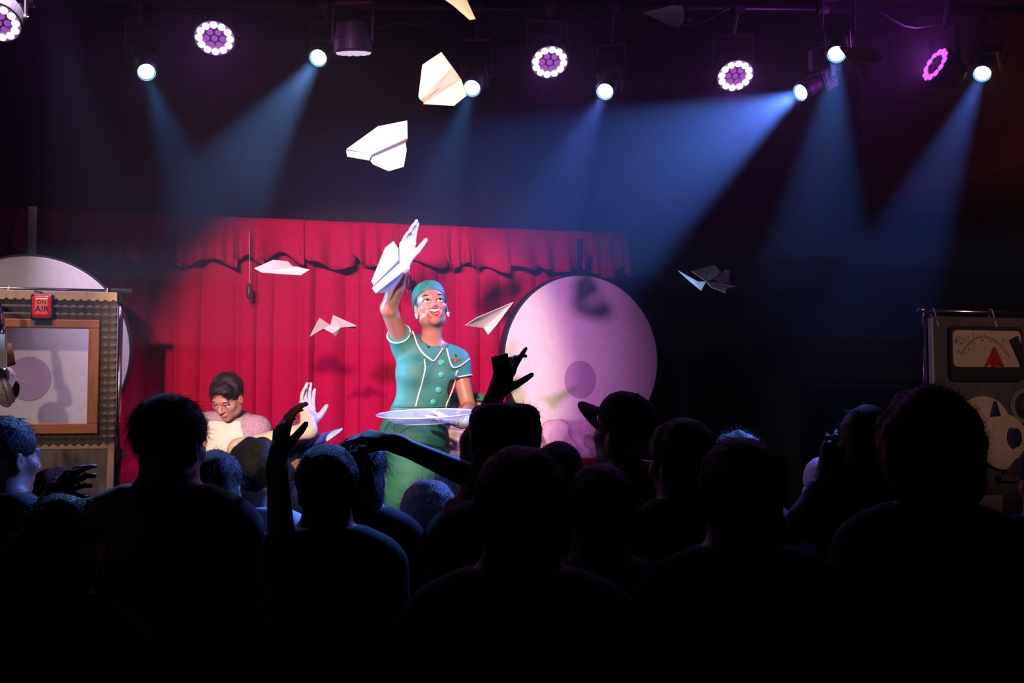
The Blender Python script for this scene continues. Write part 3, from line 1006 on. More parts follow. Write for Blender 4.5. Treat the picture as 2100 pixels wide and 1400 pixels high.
def blue_lamp(px, py, d, aim, energy, half, label, color=(0.09, 0.21, 1.0), flip=1):
    lens_c = P(px, py, d)
    R = frame(nrm(np.asarray(aim) - lens_c))
    t = Thing('stage_spotlight', label, 'stage light', lens_c - R[:, 2] * 0.17, R, group='blue-white stage spotlights on the rigging')
    k = 0.76
    F = 0.17       # lens plane on the axis
    def lz(prof):
        return [(r_ * k, F + (z_ - F) * k) for r_, z_ in prof]
    def bz(c_, s_):
        return box((c_[0] * k, c_[1] * k, F + (c_[2] - F) * k), (s_[0] * k, s_[1] * k, s_[2] * k))
    t.part('body', lathe(lz([(0.03, -0.16), (0.062, -0.15), (0.068, -0.05), (0.070, 0.06), (0.076, 0.10), (0.078, 0.155), (0.070, 0.160)]), 28), M_FIX, smooth=False)
    hs = t.part('rear_housing', bz((0, 0, -0.09), (0.17, 0.16, 0.16)), M_FIX, bevel=0.008)
    for s in (-1, 1):
        t.part('side_plate', bz((s * 0.089, 0, -0.09), (0.006, 0.12, 0.13)), M_FIX, parent=hs)
        for y in (-0.05, 0.0, 0.05):
            t.part('cooling_rib', bz((s * 0.094, y, -0.09), (0.008, 0.010, 0.12)), M_FIX, parent=hs)
    col_ = t.part('lens_collar', lathe(lz([(0.058, 0.150), (0.074, 0.150), (0.074, 0.178), (0.064, 0.182), (0.060, 0.160)]), 32, cap0=False, cap1=False), M_TEALM, smooth=True)
    t.part('collar_ring', xf(ring_torus(0.066 * k, 0.004, 32, 8), None, (0, 0, F + 0.013 * k)), M_TEALM, parent=col_, smooth=True)
    t.part('lens', lathe(lz([(0.055, F - 0.012), (0.053, F), (0.045, F + 0.008), (0.028, F + 0.014), (0.001, F + 0.017)]), 32), M_LENS, smooth=True)
    ax = R[:, 0]
    base = lens_c - R[:, 2] * 0.2
    yt = yoke(t, base, ax, 0.082, 0.20, M_FIX)
    clamp_parts(t, yt)
    sp = spot('spot_beam', lens_c + R[:, 2] * 0.03, aim, color, energy, half, 0.35, 0.03)
    Mw = Matrix(t.M.tolist()).inverted() @ sp.matrix_basis
    sp.matrix_basis = Mw
    sp.parent = t.o
    return t

def led_par(px, py, d, nrmdir, label, energy=10.0, r=0.10, main=None, inner=None, roll=0.0):
    cen = P(px, py, d)
    R = frame(nrmdir) @ rotz(roll)
    main = main or M_LED
    inner = inner or M_LEDIN
    t = Thing('led_par', label, 'stage light', cen - R[:, 2] * 0.06, R, group='round LED wash lamps on the rigging')
    t.part('housing', lathe([(0.05, -0.10), (r * 0.9, -0.08), (r * 1.1, 0.0), (r * 1.12, 0.05), (r * 1.06, 0.062), (r * 1.0, 0.052)], 36), M_FIX)
    t.part('bezel', xf(ring_torus(r * 1.08, 0.006, 36, 8), None, (0, 0, 0.058)), M_FIX, smooth=True)
    for q in range(19):
        if q == 0: rho, w, m, rl = 0, 0, inner, 0.017
        elif q < 7: rho, w, m, rl = 0.047, q * PI / 3, inner, 0.017
        else: rho, w, m, rl = 0.090, (q - 7) * PI / 6, main, 0.0195
        key = (m.name, rl)
        if key not in led_lens_me:
            led_lens_me[key] = mesh('led_lens', *lathe([(rl, 0.0), (rl * 0.95, 0.005), (rl * 0.6, 0.009), (0.0005, 0.010)], 16), [m], True)
        o = t.part('led_lens', None, None, me=led_lens_me[key])
        k = r / 0.11
        o.location = (rho * k * math.cos(w), rho * k * math.sin(w), 0.0625)
    yt = yoke(t, cen - R[:, 2] * 0.06, R[:, 0], r * 1.18, 0.2, M_FIX)
    clamp_parts(t, yt)
    if energy:
        A = bpy.data.lights.new('led_glow', 'AREA')
        A.shape = 'DISK'
        A.size = r * 1.9
        A.color = (0.62, 0.10, 1.0)
        A.energy = energy
        ao = bpy.data.objects.new('led_glow', A)
        ao.matrix_basis = Matrix.Translation((0, 0, 0.085)) @ Matrix.Rotation(PI, 4, 'X')
        ao.parent = t.o
        col.objects.link(ao)
    return t

def down(dx, el_deg, az_sign=-1):
    e = math.radians(el_deg)
    return np.array([dx, -math.cos(e), -math.sin(e)])
led_par(-3, 46, 5.2, down(0.1, 50), 'round violet LED lamp at the end of the rigging over the window board', 1.6)
led_par(440, 78, 5.55, down(0.12, 52), 'round violet LED lamp hung between two blue-white spotlights over the window board', 1.6)
led_par(1127, 127, 5.75, down(0.12, 52), 'round violet LED lamp hung above the curtain end and the free disc', 1.6, 0.098)
led_par(1508, 155, 5.9, down(0.05, 52), 'round violet LED lamp hung next to the brightest beam', 1.6, 0.098)
led_par(1919, 133, 5.6, np.array([-0.86, -0.22, 0.36]), 'violet LED lamp turned sideways showing a narrow oval', 4.5, 0.092, glow_mat('violet_led_side', (0.62, 0.10, 0.9), 1.6), M_FIX)
led_par(725, 107, 5.3, np.array([0.02, 0.22, -1.0]), 'LED lamp pointing straight down showing a thin pale oval', 0.0, 0.088, M_LEDPALE, M_LEDPALE)

BL = [
    (95, -8, 5.6, P(150, 200, 4.9), 60, 7, 'blue-white spotlight hung highest of all above the window board', (0.06, 0.30, 0.8)),
    (300, 147, 5.5, P(405, 440, 4.3), 150, 5.5, 'blue-white spotlight with violet-lit body aimed down over the red curtain', (0.06, 0.34, 0.9)),
    (653, 118, 5.6, P(70, 955, 2.6), 480, 6.5, 'blue-white spotlight turned to one side near the pale thin LED oval', (0.16, 0.42, 1.0)),
    (968, 180, 5.6, P(880, 440, 4.4), 150, 6, 'blue-white spotlight right behind a large cream dart', (0.06, 0.34, 0.9)),
    (1241, 187, 5.7, P(1100, 480, 4.3), 300, 6.5, 'blue-white spotlight hung between two round violet lamps'),
    (1643, 189, 5.8, P(880, 600, 4.4), 1300, 17, 'blue-white spotlight with magenta-lit ribbed body and the widest beam', (0.09, 0.22, 1.0)),
    (1716, 110, 5.3, P(1680, 480, 4.2), 330, 8, 'blue-white spotlight half hidden by a dark paper dart', (0.08, 0.26, 1.0)),
    (2015, 150, 5.7, P(1835, 560, 4.4), 420, 6.5, 'blue-white spotlight beyond the sideways violet lamp'),
]
for a in BL:
    blue_lamp(*a)


# loose cables looped along the pipe
M_CABLE = mat('black_cable', (0.02, 0.018, 0.02), 0.5)
for i, (xa, xb, lab) in enumerate(((700, 925, 'black cable sagging under the pipe beside the big cream dart'), (1160, 1500, 'black cable sagging under the pipe above the violet lamp pair'), (1780, 2080, 'black cable sagging under the pipe near the sideways violet lamp'))):
    A_, B_ = P(xa, 14, 5.66), P(xb, 14, 5.78)
    pts = [A_ + (B_ - A_) * s + np.array([0, -0.03, -0.14 * math.sin(PI * s) * (1 + 0.3 * math.sin(9 * s))]) for s in np.linspace(0, 1, 14)]
    single('power_cable', tube(pts, 0.008, 7), M_CABLE, lab, 'cable', A_, smooth=True)

# ------------------------------------------------------------------ haze in the air over the stage, thinning downwards
for z0_, z1_, dens, lab in ((2.30, 4.48, 0.027, 'thin drifting haze in the air around the lamps lit by the beams'),
                            (1.98, 2.298, 0.015, 'fainter haze hanging under the lit haze layer'),
                            (1.20, 1.978, 0.007, 'faintest haze hanging just over the heads of the crowd')):
    hz = bpy.data.materials.new('stage_haze')
    hz.use_nodes = True
    nt = hz.node_tree
    nt.nodes.remove(nt.nodes['Principled BSDF'])
    vs = nt.nodes.new('ShaderNodeVolumeScatter')
    vs.inputs['Color'].default_value = (1, 1, 1, 1)
    vs.inputs['Density'].default_value = dens
    vs.inputs['Anisotropy'].default_value = 0.45
    nt.links.new(vs.outputs[0], nt.nodes['Material Output'].inputs['Volume'])
    single('stage_haze', box((1.0, 5.2, (z0_ + z1_) / 2), (6.6, 2.7, z1_ - z0_)), hz, lab, 'haze', (1.0, 5.2, z0_), kind='stuff', group='haze over the stage')

# ------------------------------------------------------------------ paper darts in the air
def dart(label, d, polys, names=None, group='paper darts in flight'):
    allp = [P(x, y, d + dd) for poly in polys for (x, y, dd) in poly]
    base = np.mean(allp, 0)
    t = Thing('paper_plane', label, 'paper plane', base, None, group=group)
    for i, poly in enumerate(polys):
        pts = np.array([P(x, y, d + dd) for (x, y, dd) in poly])
        c = pts.mean(0)
        nn = np.zeros(3)
        for k in range(len(pts)):
            nn += np.cross(pts[k] - c, pts[(k + 1) % len(pts)] - c)
        nn = nrm(nn)
        # flat sheet as a fan about its middle, doubled to a paper-thick slab
        V = np.concatenate([pts, [c]])
        n = len(pts)
        F = [(k, (k + 1) % n, n) for k in range(n)]
        t.part((names or ['wing', 'keel_fold', 'wing', 'under_fold'])[i], thicken((V, F), 0.0022), M_PAPER, world=True)
    return t
dart('cream lit blunt paper dart with a centre fold beside a blue-white spotlight', 3.9,
     [[(858, 198, .0), (866, 133, .03), (905, 107, .06), (928, 138, .05), (862, 205, -.01)],
      [(862, 205, -.01), (928, 138, .05), (946, 163, .08), (871, 212, .02)],
      [(871, 212, .02), (946, 163, .02), (957, 196, -.02), (931, 217, -.03), (868, 213, -.01)]])
dart('cream lit paper dart with stepped wings flying above the curtain', 4.6,
     [[(710, 306, .0), (775, 259, .07), (835, 247, .12), (836, 283, .1), (763, 316, .02)],
      [(763, 316, .02), (836, 283, .1), (832, 293, .12), (757, 327, .04)],
      [(756, 326, .0), (832, 293, .05), (834, 308, .04), (828, 342, .0), (797, 351, -.02), (765, 337, -.01)],
      [(710, 308, -.01), (763, 316, -.01), (757, 329, -.03), (712, 321, -.02)]])
dart('cream paper dart with blue underside held before the raised bare forearm', 4.56,
     [[(761, 577, .0), (790, 507, .05), (807, 494, .08), (817, 510, .07), (817, 533, .05), (766, 584, .0)],
      [(766, 584, .0), (817, 533, .05), (821, 541, .1), (764, 591, .05)],
      [(763, 591, -.01), (819, 540, .03), (827, 548, .03), (826, 557, .02), (770, 601, -.01)],
      [(770, 601, -.01), (826, 557, .02), (820, 573, .1), (797, 598, .08)]])
dart('flat cream paper dart with blue underside gliding before the red curtain', 4.9,
     [[(522, 550, .0), (560, 533, .1), (590, 536, .14), (600, 546, .08), (613, 547, .06), (535, 557, -.01)],
      [(535, 557, -.01), (613, 548, .06), (635, 553, .08), (617, 564, .03), (542, 559, -.02)]], ['wing', 'under_fold'])
dart('pale blue paper dart with wings raised like an M before the red curtain', 5.4,
     [[(635, 690, .05), (655, 651, -.05), (677, 667, .0), (682, 683, .02), (668, 675, .04)],
      [(677, 667, .0), (683, 646, -.04), (731, 668, -.05), (728, 673, .02), (702, 671, .03), (688, 690, .06), (682, 683, .02)]], ['wing', 'wing'])
dart('slim blue paper dart with a long point by the edge of the free disc', 5.2,
     [[(954, 667, .0), (978, 651, -.06), (1053, 619, -.04), (992, 672, .06)],
      [(992, 672, .06), (1053, 619, -.04), (1020, 664, .0), (1001, 686, .0)]], ['wing', 'wing'])
dart('cream paper dart flying highest above the large blunt one', 3.4,
     [[(905, -6, .0), (958, 2, .05), (975, 39, .0), (963, 41, .0), (928, 10, .0)],
      [(905, -6, .0), (935, -24, .1), (966, -12, .1), (958, 2, .05)]], ['wing', 'wing'])
dart('dim grey paper dart with swallow tail high above the violet lamps', 4.5,
     [[(1319, 26, .0), (1381, 10, -.06), (1398, 12, -.06), (1403, 24, .0)],
      [(1319, 27, .0), (1403, 24, .0), (1402, 45, .05), (1392, 57, .06), (1370, 50, .04)],
      [(1402, 38, .02), (1412, 35, .03), (1426, 43, .05), (1403, 44, .03)]], ['wing', 'wing', 'tail_fold'])
dart('dark backlit paper dart crossing the lens of a spotlight', 4.6,
     [[(1720, 96, .0), (1781, 130, .05), (1775, 160, .04), (1767, 159, .04)],
      [(1720, 96, .0), (1790, 100, .12), (1815, 122, .14), (1781, 130, .05)]], ['wing', 'wing'])
dart('dark tumbling paper dart with blue facets in the empty dark beside the disc', 5.2,
     [[(1418, 556, .0), (1465, 543, .03), (1478, 557, .05), (1464, 572, .03), (1448, 577, .0)],
      [(1390, 554, .05), (1432, 578, .0), (1448, 577, .0), (1438, 596, .02), (1410, 573, .05)],
      [(1464, 572, .03), (1488, 552, .05), (1496, 555, .06), (1495, 580, .05), (1476, 580, .03)],
      [(1448, 577, .0), (1476, 580, .03), (1512, 587, .05), (1490, 592, .02), (1487, 600, .0), (1460, 590, .0)]], ['wing', 'keel_fold', 'wing', 'under_fold'])
dart('violet lit folded paper dart coming down among the heads by the window board', 3.6,
     [[(207, 1025, .0), (225, 999, -.02), (240, 1022, .0), (216, 1046, .0)],
      [(240, 1022, .0), (264, 1020, .06), (262, 1034, .06), (216, 1046, .0)]], ['wing', 'wing'])

# ------------------------------------------------------------------ table with magenta sequin cloth, white mixer, stool
M_SEQ = mat('magenta_sequin_cloth', (0.62, 0.015, 0.16), 0.35, 0.3, var=0.5, vscale=160, bump=0.8, bscale=260)
tc_ = P(455, 985, 5.03)
tz = P(455, 968, 4.95)[2]
tab = Thing('side_table', 'low table draped in magenta sequin cloth in front of the seated man', 'table', (tc_[0], tc_[1], STAGE_Z + 0.01), rotz(0.1))
hz_ = tz - STAGE_Z - 0.01
tab.part('table_top', box((0, 0, hz_ - 0.02), (0.62, 0.36, 0.025)), mat('table_wood', (0.3, 0.2, 0.12), 0.6))
for sx_ in (-1, 1):
    for sy_ in (-1, 1):
        tab.part('leg', box((sx_ * 0.27, sy_ * 0.14, hz_ / 2 - 0.02), (0.035, 0.035, hz_ - 0.03)), mat('table_wood', (0.3, 0.2, 0.12), 0.6))
def cloth(s, t_):
    w = 2 * PI * s
    ex = 0.318 + 0.045 * max(0, t_ - 0.3)
    ey = 0.188 + 0.045 * max(0, t_ - 0.3)
    if t_ < 0.3:
        k = t_ / 0.3
    else:
        k = 1.0
    cx, sy2 = math.cos(w), math.sin(w)
    p_ = 6.0
    rr_ = (abs(cx) ** p_ + abs(sy2) ** p_) ** (-1 / p_)
    fold = 0.014 * math.sin(11 * w) * max(0, t_ - 0.35)
    x, y = (ex + fold) * cx * rr_ * k, (ey + fold) * sy2 * rr_ * k
    z = hz_ + 0.004 - max(0, (t_ - 0.3) / 0.7) * 0.42
    return (x, y, z)
tab.part('sequin_cloth', thicken(grid(cloth, 97, 16), 0.005), M_SEQ, smooth=True)
q = P(487, 958, 4.95)
mx_ = Thing('mixer_box', 'small white electronic box with dark sockets on the sequin table', 'mixer', (q[0], q[1], tz + 0.005), rotz(0.1))
mx_.part('case', box((0, 0, 0.035), (0.16, 0.10, 0.06)), mat('white_plastic', (0.75, 0.72, 0.68), 0.4), bevel=0.004)
for k in range(2):
    mx_.part('knob', xf(lathe([(0.010, 0), (0.009, 0.014), (0.002, 0.014)], 12), None, (-0.03 + 0.04 * k, 0.01, 0.065)), M_BLACK)
mx_.part('socket', box((0.02, -0.0505, 0.03), (0.05, 0.004, 0.03)), mat('grey_socket', (0.12, 0.12, 0.10), 0.5))
mx_.part('dial', xf(lathe([(0.018, 0), (0.016, 0.006), (0.001, 0.006)], 18), rotx(PI / 2), (-0.04, -0.05, 0.045)), mat('grey_socket', (0.12, 0.12, 0.10), 0.5))
q = P(470, 1050, 5.72)
seat_z = P(470, 1062, 5.72)[2]
stl = Thing('stool', 'round wooden stool under the seated man', 'stool', (q[0], q[1], STAGE_Z + 0.01), rotz(0.3))
M_STW = mat('stool_wood', (0.22, 0.12, 0.07), 0.5)
stl.part('seat', lathe([(0.15, seat_z - 0.66), (0.17, seat_z - 0.65), (0.17, seat_z - 0.625), (0.15, seat_z - 0.612)], 28), M_STW)
for k in range(4):
    w = k * PI / 2 + 0.5
    stl.part('leg', tube([(0.12 * math.cos(w), 0.12 * math.sin(w), seat_z - 0.65), (0.17 * math.cos(w), 0.17 * math.sin(w), 0.0)], 0.016, 8), M_STW)

# ------------------------------------------------------------------ crumpled pink bundles and the red crate
M_PINK = mat('pale_pink_cloth', (0.80, 0.58, 0.72), 0.7, var=0.05, bump=0.3, bscale=30)
def lump(name, label, c, r, seed, base_z, amp=0.028, freq=26, category='cloth'):
    F = Field(np.array(c) - np.array(r) - 0.07, np.array(c) + np.array(r) + 0.07, 0.0065)
    F.add(rbox(c, r, min(r) * 0.6), 0.01)
    X, Y, Z = F.axes()
    cre = np.abs(wob(X, Y, Z, freq, seed)) + 0.5 * np.abs(wob(X, Y, Z, freq * 2.1, seed + 1))
    D = np.maximum(F.D - 0.02 + amp * cre * 2.2, base_z - Z)
    V, Q = F.mesh(D)
    return single(name, (V, Q), M_PINK, label, category, (c[0], c[1], base_z), smooth=True)
ck = P(1165, 960, 6.4)
crz = P(1165, 940, 6.25)[2]
single('crate', box((ck[0], ck[1], (crz + STAGE_Z + 0.01) / 2), (0.42, 0.34, crz - STAGE_Z - 0.01), SR), mat('red_crate_paint', (0.30, 0.01, 0.01), 0.6, bump=0.2), 'red painted crate under the crumpled pink cloth', 'crate', (ck[0], ck[1], STAGE_Z + 0.01), SR, bevel=0.008)
cc = P(1168, 908, 6.4)
lump('crumpled_cloth', 'crumpled pale pink cloth heaped on the red crate below the disc', cc, (0.18, 0.14, 0.135), 4, crz)

# puppet-like bust with a green cap behind the tray
pz = P(955, 850, 5.55)
pup = Thing('puppet', 'peach faced puppet with red lips and green cap sitting behind the clear tray', 'puppet', (pz[0], pz[1], STAGE_Z + 0.01), rotz(-0.15))
zc = pz[2] - STAGE_Z - 0.01
Fh = Field((-0.22, -0.22, zc - 0.2), (0.22, 0.22, zc + 0.2), 0.006)
Fh.add(el((0, 0, zc), (0.125, 0.115, 0.125)), 0.01).add(el((0, -0.10, zc - 0.01), (0.022, 0.03, 0.02)), 0.02).add(el((-0.06, -0.07, zc - 0.03), (0.045, 0.04, 0.04)), 0.03).add(el((0.06, -0.07, zc - 0.03), (0.045, 0.04, 0.04)), 0.03)
V, Q = Fh.mesh()
hd = pup.part('head', None, None, me=mesh('head', V, Q, [mat('peach_felt', (0.78, 0.42, 0.30), 0.8)], True))
pup.part('lips', cat([tube([(x, -0.118 + 9 * x * x, zc - 0.055 + s * 0.006 + 0.01 * (x / 0.05) ** 2) for x in np.linspace(-0.05, 0.05, 9)], [0.003, 0.007, 0.01, 0.012, 0.012, 0.012, 0.01, 0.007, 0.003], 8) for s in (-1, 1)]), mat('red_felt', (0.55, 0.01, 0.02), 0.6), parent=hd)
for s in (-1, 1):
    ey = pup.part('eye', sphere((s * 0.045, -0.105, zc + 0.035), 0.016, 14, 8), mat('white_plastic', (0.75, 0.72, 0.68), 0.4), parent=hd, smooth=True)
M_GREENF = mat('green_felt', (0.10, 0.26, 0.18), 0.8)
pup.part('cap', xf(lathe([(0.12, 0.0), (0.132, 0.005), (0.132, 0.03), (0.115, 0.045), (0.001, 0.05)], 30), rotx(-0.1), (0, 0.0, zc + 0.065)), M_GREENF)
pup.part('jacket', lathe([(0.14, 0.0), (0.17, 0.2), (0.175, zc * 0.6), (0.15, zc - 0.16), (0.07, zc - 0.10)], 28), M_GREENF, smooth=True)
pc_ = P(938, 915, 5.25)
lump('crumpled_cloth', 'pale pink cloth fold hanging beside the green skirt', pc_, (0.075, 0.06, 0.095), 9, pc_[2] - 0.14, 0.02, 30)
pk = P(938, 960, 5.25)
single('pedestal', lathe([(0.09, STAGE_Z + 0.01), (0.09, STAGE_Z + 0.04), (0.05, STAGE_Z + 0.07), (0.045, pc_[2] - 0.17), (0.09, pc_[2] - 0.15), (0.09, pc_[2] - 0.135)], 24)[0:1] and xf(lathe([(0.09, STAGE_Z + 0.01), (0.09, STAGE_Z + 0.04), (0.05, STAGE_Z + 0.07), (0.045, pc_[2] - 0.17), (0.09, pc_[2] - 0.15), (0.09, pc_[2] - 0.135)], 24), None, (pc_[0], pc_[1], 0)), M_BLACK, 'slim black pedestal under the pink cloth fold', 'pedestal', (pc_[0], pc_[1], STAGE_Z + 0.01))

# ------------------------------------------------------------------ people: sculpting helpers
def sculpt(prims, vox, post=None, pad=0.05):
    lo = np.min([p[1][0] for p in prims if p[0] == '+'], 0) - pad
    hi = np.max([p[1][1] for p in prims if p[0] == '+'], 0) + pad
    F = Field(lo, hi, vox)
    for op, pr, k in prims:
        (F.add if op == '+' else F.cut)(pr, k)
    D = F.D
    if post is not None:
        D = post(F, *F.axes())
    return F.mesh(D)

def head_prims(c, R, mouth='closed', s=1.0, jaw=1.0, neck=None):
    """head in its own frame: face towards -y, x to the viewer's right, chin at z -0.115, crown at +0.115"""
    def t(p):
        return np.asarray(c) + R @ (np.asarray(p, float) * s)
    def e(p, r, k, op='+'):
        return (op, el(t(p), np.asarray(r) * s, R), k * s)
    def cp(a, b, r1, r2, k, op='+'):
        return (op, rc(t(a), t(b), r1 * s, r2 * s), k * s)
    L = [e((0, .014, .035), (.075, .094, .080), .02),
         e((0, -.022, -.045), (.057 * jaw, .062, .068), .035),
         e((0, .02, -.03), (.062, .065, .06), .03),
         e((0, -.062, -.097), (.022, .020, .018), .03),
         e((0, -.076, .024), (.046, .014, .012), .02)]
    for g in (-1, 1):
        L.append(e((g * .040, -.053, -.022), (.024, .024, .020), .025))
        L.append(e((g * .045 * jaw, -.005, -.075), (.018, .03, .022), .03))
        L.append(e((g * .032, -.093, .003), (.017, .014, .0105), .012, '-'))
        L.append(e((g * .032, -.078, .0125), (.019, .010, .0065), .006))
        L.append(e((g * .032, -.077, -.0085), (.016, .009, .005), .008))
        L.append(e((g * .076, .008, -.012), (.009, .017, .031), .008))
        L.append(e((g * .082, .000, -.010), (.005, .009, .018), .004, '-'))
    L.append(cp((0, -.080, .012), (0, -.104, -.028), .007, .0115, .012))
    for g in (-1, 1):
        L.append(e((g * .0115, -.094, -.033), (.0085, .010, .0075), .007))
    if mouth == 'open':
        L.append(e((0, -.080, -.063), (.037, .016, .027), .014))
        L.append(e((0, -.104, -.064), (.027, .032, .0175), .004, '-'))
        L.append(e((0, -.104, -.052), (.031, .024, .007), .004, '-'))
    else:
        L.append(e((0, -.083, -.058), (.024, .010, .006), .008))
        L.append(e((0, -.081, -.068), (.020, .010, .006), .006))
    if neck is not None:
        L.append(('+', rc(t((0, .020, -.06)), neck, .050 * s, .052 * s), .025))
    return L

def hand_prims(w, f, n, side=1, s=1.0, curl=(.1, .1, .1, .1), spread=0.06, thumb=(0.8, 0.25), k=0.008, long=1.0):
    """open hand: w wrist, f finger direction, n palm normal, side +1/-1 picks the thumb side along cross(f, n)"""
    w, f = np.asarray(w, float), nrm(f)
    n = nrm(np.asarray(n, float) - f * (np.asarray(n, float) @ f))
    a = np.cross(f, n) * side
    L = [('+', rc(w - f * .03 * s, w + f * .02 * s, .026 * s, .027 * s), .02)]
    off = [.029, .010, -.010, -.029]
    fl = [.086, .090, .085, .076]
    seg = [(.043, .026, .020), (.047, .030, .021), (.043, .027, .020), (.034, .021, .018)]
    rad = [.0100, .0102, .0096, .0086]
    for i in range(4):
        kn = w + f * fl[i] * s + a * off[i] * s
        L.append(('+', rc(w + f * .015 * s + a * off[i] * .55 * s, kn, .0150 * s, .0120 * s), .014 * s))
        th = 0.0
        p = kn
        fd = nrm(f + a * spread * (1.5 - i))
        for j in range(3):
            th += curl[i] * (1.0 if j else 0.8)
            dr = fd * math.cos(th) + n * math.sin(th)
            q = p + dr * seg[i][j] * s * long
            L.append(('+', rc(p, q, rad[i] * s * (1 - .10 * j), rad[i] * s * (1 - .10 * (j + 1))), (k if j == 0 else .002) * s))
            p = q
    p = w + f * .022 * s + a * .024 * s
    d1 = nrm(f * math.cos(thumb[0]) + a * math.sin(thumb[0]) + n * 0.25)
    q = p + d1 * .045 * s
    L.append(('+', rc(p, q, .0165 * s, .0125 * s), .016 * s))
    d2 = nrm(f * math.cos(thumb[0] - thumb[1]) + a * math.sin(thumb[0] - thumb[1]) + n * 0.3)
    q2 = q + d2 * .033 * s * long
    L.append(('+', rc(q, q2, .0125 * s, .0105 * s), .003 * s))
    q3 = q2 + nrm(d2 + f * .1) * .026 * s * long
    L.append(('+', rc(q2, q3, .0108 * s, .0085 * s), .002 * s))
    return L

def eyes(t, c, R, s, gaze, iris=(0.05, 0.02, 0.01), parent=None, lids=True, world=True):
    me_w, me_i, me_p = mat('eye_white', (0.8, 0.78, 0.76), 0.2, var=0.02), mat('dark_iris', iris, 0.15), mat('pupil', (0.003, 0.003, 0.003), 0.1)
    for g in (-1, 1):
        cc_ = np.asarray(c) + R @ (np.array([g * .032, -.0735, .001]) * s)
        V, F = sphere((0, 0, 0), .0132 * s, 20, 14)
        gz = nrm(R @ np.asarray(gaze, float))
        cen = np.array([V[list(q)].mean(0) for q in F])
        cs = (cen @ gz) / np.linalg.norm(cen, axis=1)
        fm = np.where(cs > 0.955, 2, np.where(cs > 0.83, 1, 0))
        t.part('eye', (V + cc_, F), None, world=world, smooth=True, mats=[me_w, me_i, me_p], fmat=fm, parent=parent)
        if lids:
            pts = [np.asarray(c) + R @ (np.array([g * (.032 + .020 * q_), -.0885 + .012 * q_ * q_ + (.006 * max(0, q_)), .008 - .007 * q_ * q_ + .004 * max(0, q_)]) * s) for q_ in np.linspace(-0.85, 1.15, 9)]
            t.part('eyelash', tube(pts, np.array([.0008, .0014, .0019, .0022, .0023, .0023, .0021, .0016, .0008]) * s, 6), mat('black_lash', (0.004, 0.003, 0.004), 0.5), world=world, parent=parent)
            pts = [np.asarray(c) + R @ (np.array([g * (.033 + .022 * q_), -.0885 + .012 * q_ * q_, .029 - .006 * q_ * q_ + .002 * q_]) * s) for q_ in np.linspace(-1, 1, 8)]
            t.part('eyebrow', tube(pts, np.array([.0012, .0026, .003, .003, .0028, .0022, .0016, .0006]) * s, 6), mat('black_lash', (0.004, 0.003, 0.004), 0.5), world=world, parent=parent)

def normals_of(V, Q):
    N = np.zeros_like(V)
    n = np.cross(V[Q[:, 2]] - V[Q[:, 0]], V[Q[:, 3]] - V[Q[:, 1]])
    for i in range(4):
        np.add.at(N, Q[:, i], n)
    return N / (np.linalg.norm(N, axis=1)[:, None] + 1e-12)
def strands(V, Q, n, length, r, seed, curl=0.02, up=0.0, mask=None, seg=5, crown=None):
    """loose hairs standing off a hair surface: thin three-sided tapering strands in one mesh"""
    rg = np.random.default_rng(seed)
    N = normals_of(V, Q)
    idx = np.arange(len(V)) if mask is None else np.nonzero(mask)[0]
    pick = rg.choice(idx, n)
    P0, N0 = V[pick] - N[pick] * 0.006, N[pick]
    dirs = N0 + rg.normal(0, 0.55, (n, 3)) + np.array([0, 0, up])
    if crown is not None:      # combed hair: strands lie along the scalp away from the crown
        out = P0 - np.asarray(crown)
        tang = out - N0 * (out * N0).sum(1)[:, None]
        tang /= (np.linalg.norm(tang, axis=1)[:, None] + 1e-9)
        dirs = tang + N0 * rg.uniform(0.06, 0.30, (n, 1)) + rg.normal(0, 0.18, (n, 3))
    dirs /= np.linalg.norm(dirs, axis=1)[:, None]
    side = np.cross(dirs, rg.normal(size=(n, 3)))
    side /= np.linalg.norm(side, axis=1)[:, None]
    s2 = np.cross(dirs, side)
    Ln = length * rg.uniform(0.5, 1.3, n)
    ph, fr = rg.uniform(0, 6.28, n), rg.uniform(4, 9, n)
    rings = []
    for j in range(seg + 1):
        t_ = j / seg
        cpt = P0 + dirs * (Ln * t_)[:, None] + side * (curl * np.sin(ph + fr * t_) * t_)[:, None] + s2 * (curl * np.cos(ph + fr * t_) * t_)[:, None]
        rr_ = r * (1 - 0.85 * t_)
        for k in range(3):
            w = 2 * PI * k / 3
            rings.append(cpt + rr_ * (math.cos(w) * side + math.sin(w) * s2))
    W = np.stack(rings, 1).reshape(-1, 3)
    st = 3 * (seg + 1)
    f = []
    for j in range(seg):
        for k in range(3):
            f.append((j * 3 + k, j * 3 + (k + 1) % 3, (j + 1) * 3 + (k + 1) % 3, (j + 1) * 3 + k))
    f = np.array(f)
    Q2 = (np.arange(n)[:, None, None] * st + f[None]).reshape(-1, 4)
    return W, Q2

def cast_line(tree, pix, lift=0.0, step=3.0):
    """lay a picture line onto a surface: list of (point, normal)"""
    out = []
    pts = [np.array(p, float) for p in pix]
    for a_, b_ in zip(pts[:-1], pts[1:]):
        m = max(1, int(np.linalg.norm(b_ - a_) / step))
        for k in range(m):
            out.append(a_ + (b_ - a_) * k / m)
    out.append(pts[-1])
    res = []
    for p in out:
        h = tree.ray_cast(Vector(CAM), Vector(nrm(ray(*p))))
        if h[0] is not None:
            nn = np.array(h[1])
            if nn @ ray(*p) > 0: nn = -nn
            res.append((np.array(h[0]) + nn * lift, nn))
    return res
def smooth_pts(pts, it=2):
    pts = np.array(pts)
    for _ in range(it):
        q = pts.copy()
        q[1:-1] = 0.25 * pts[:-2] + 0.5 * pts[1:-1] + 0.25 * pts[2:]
        pts = q
    return pts

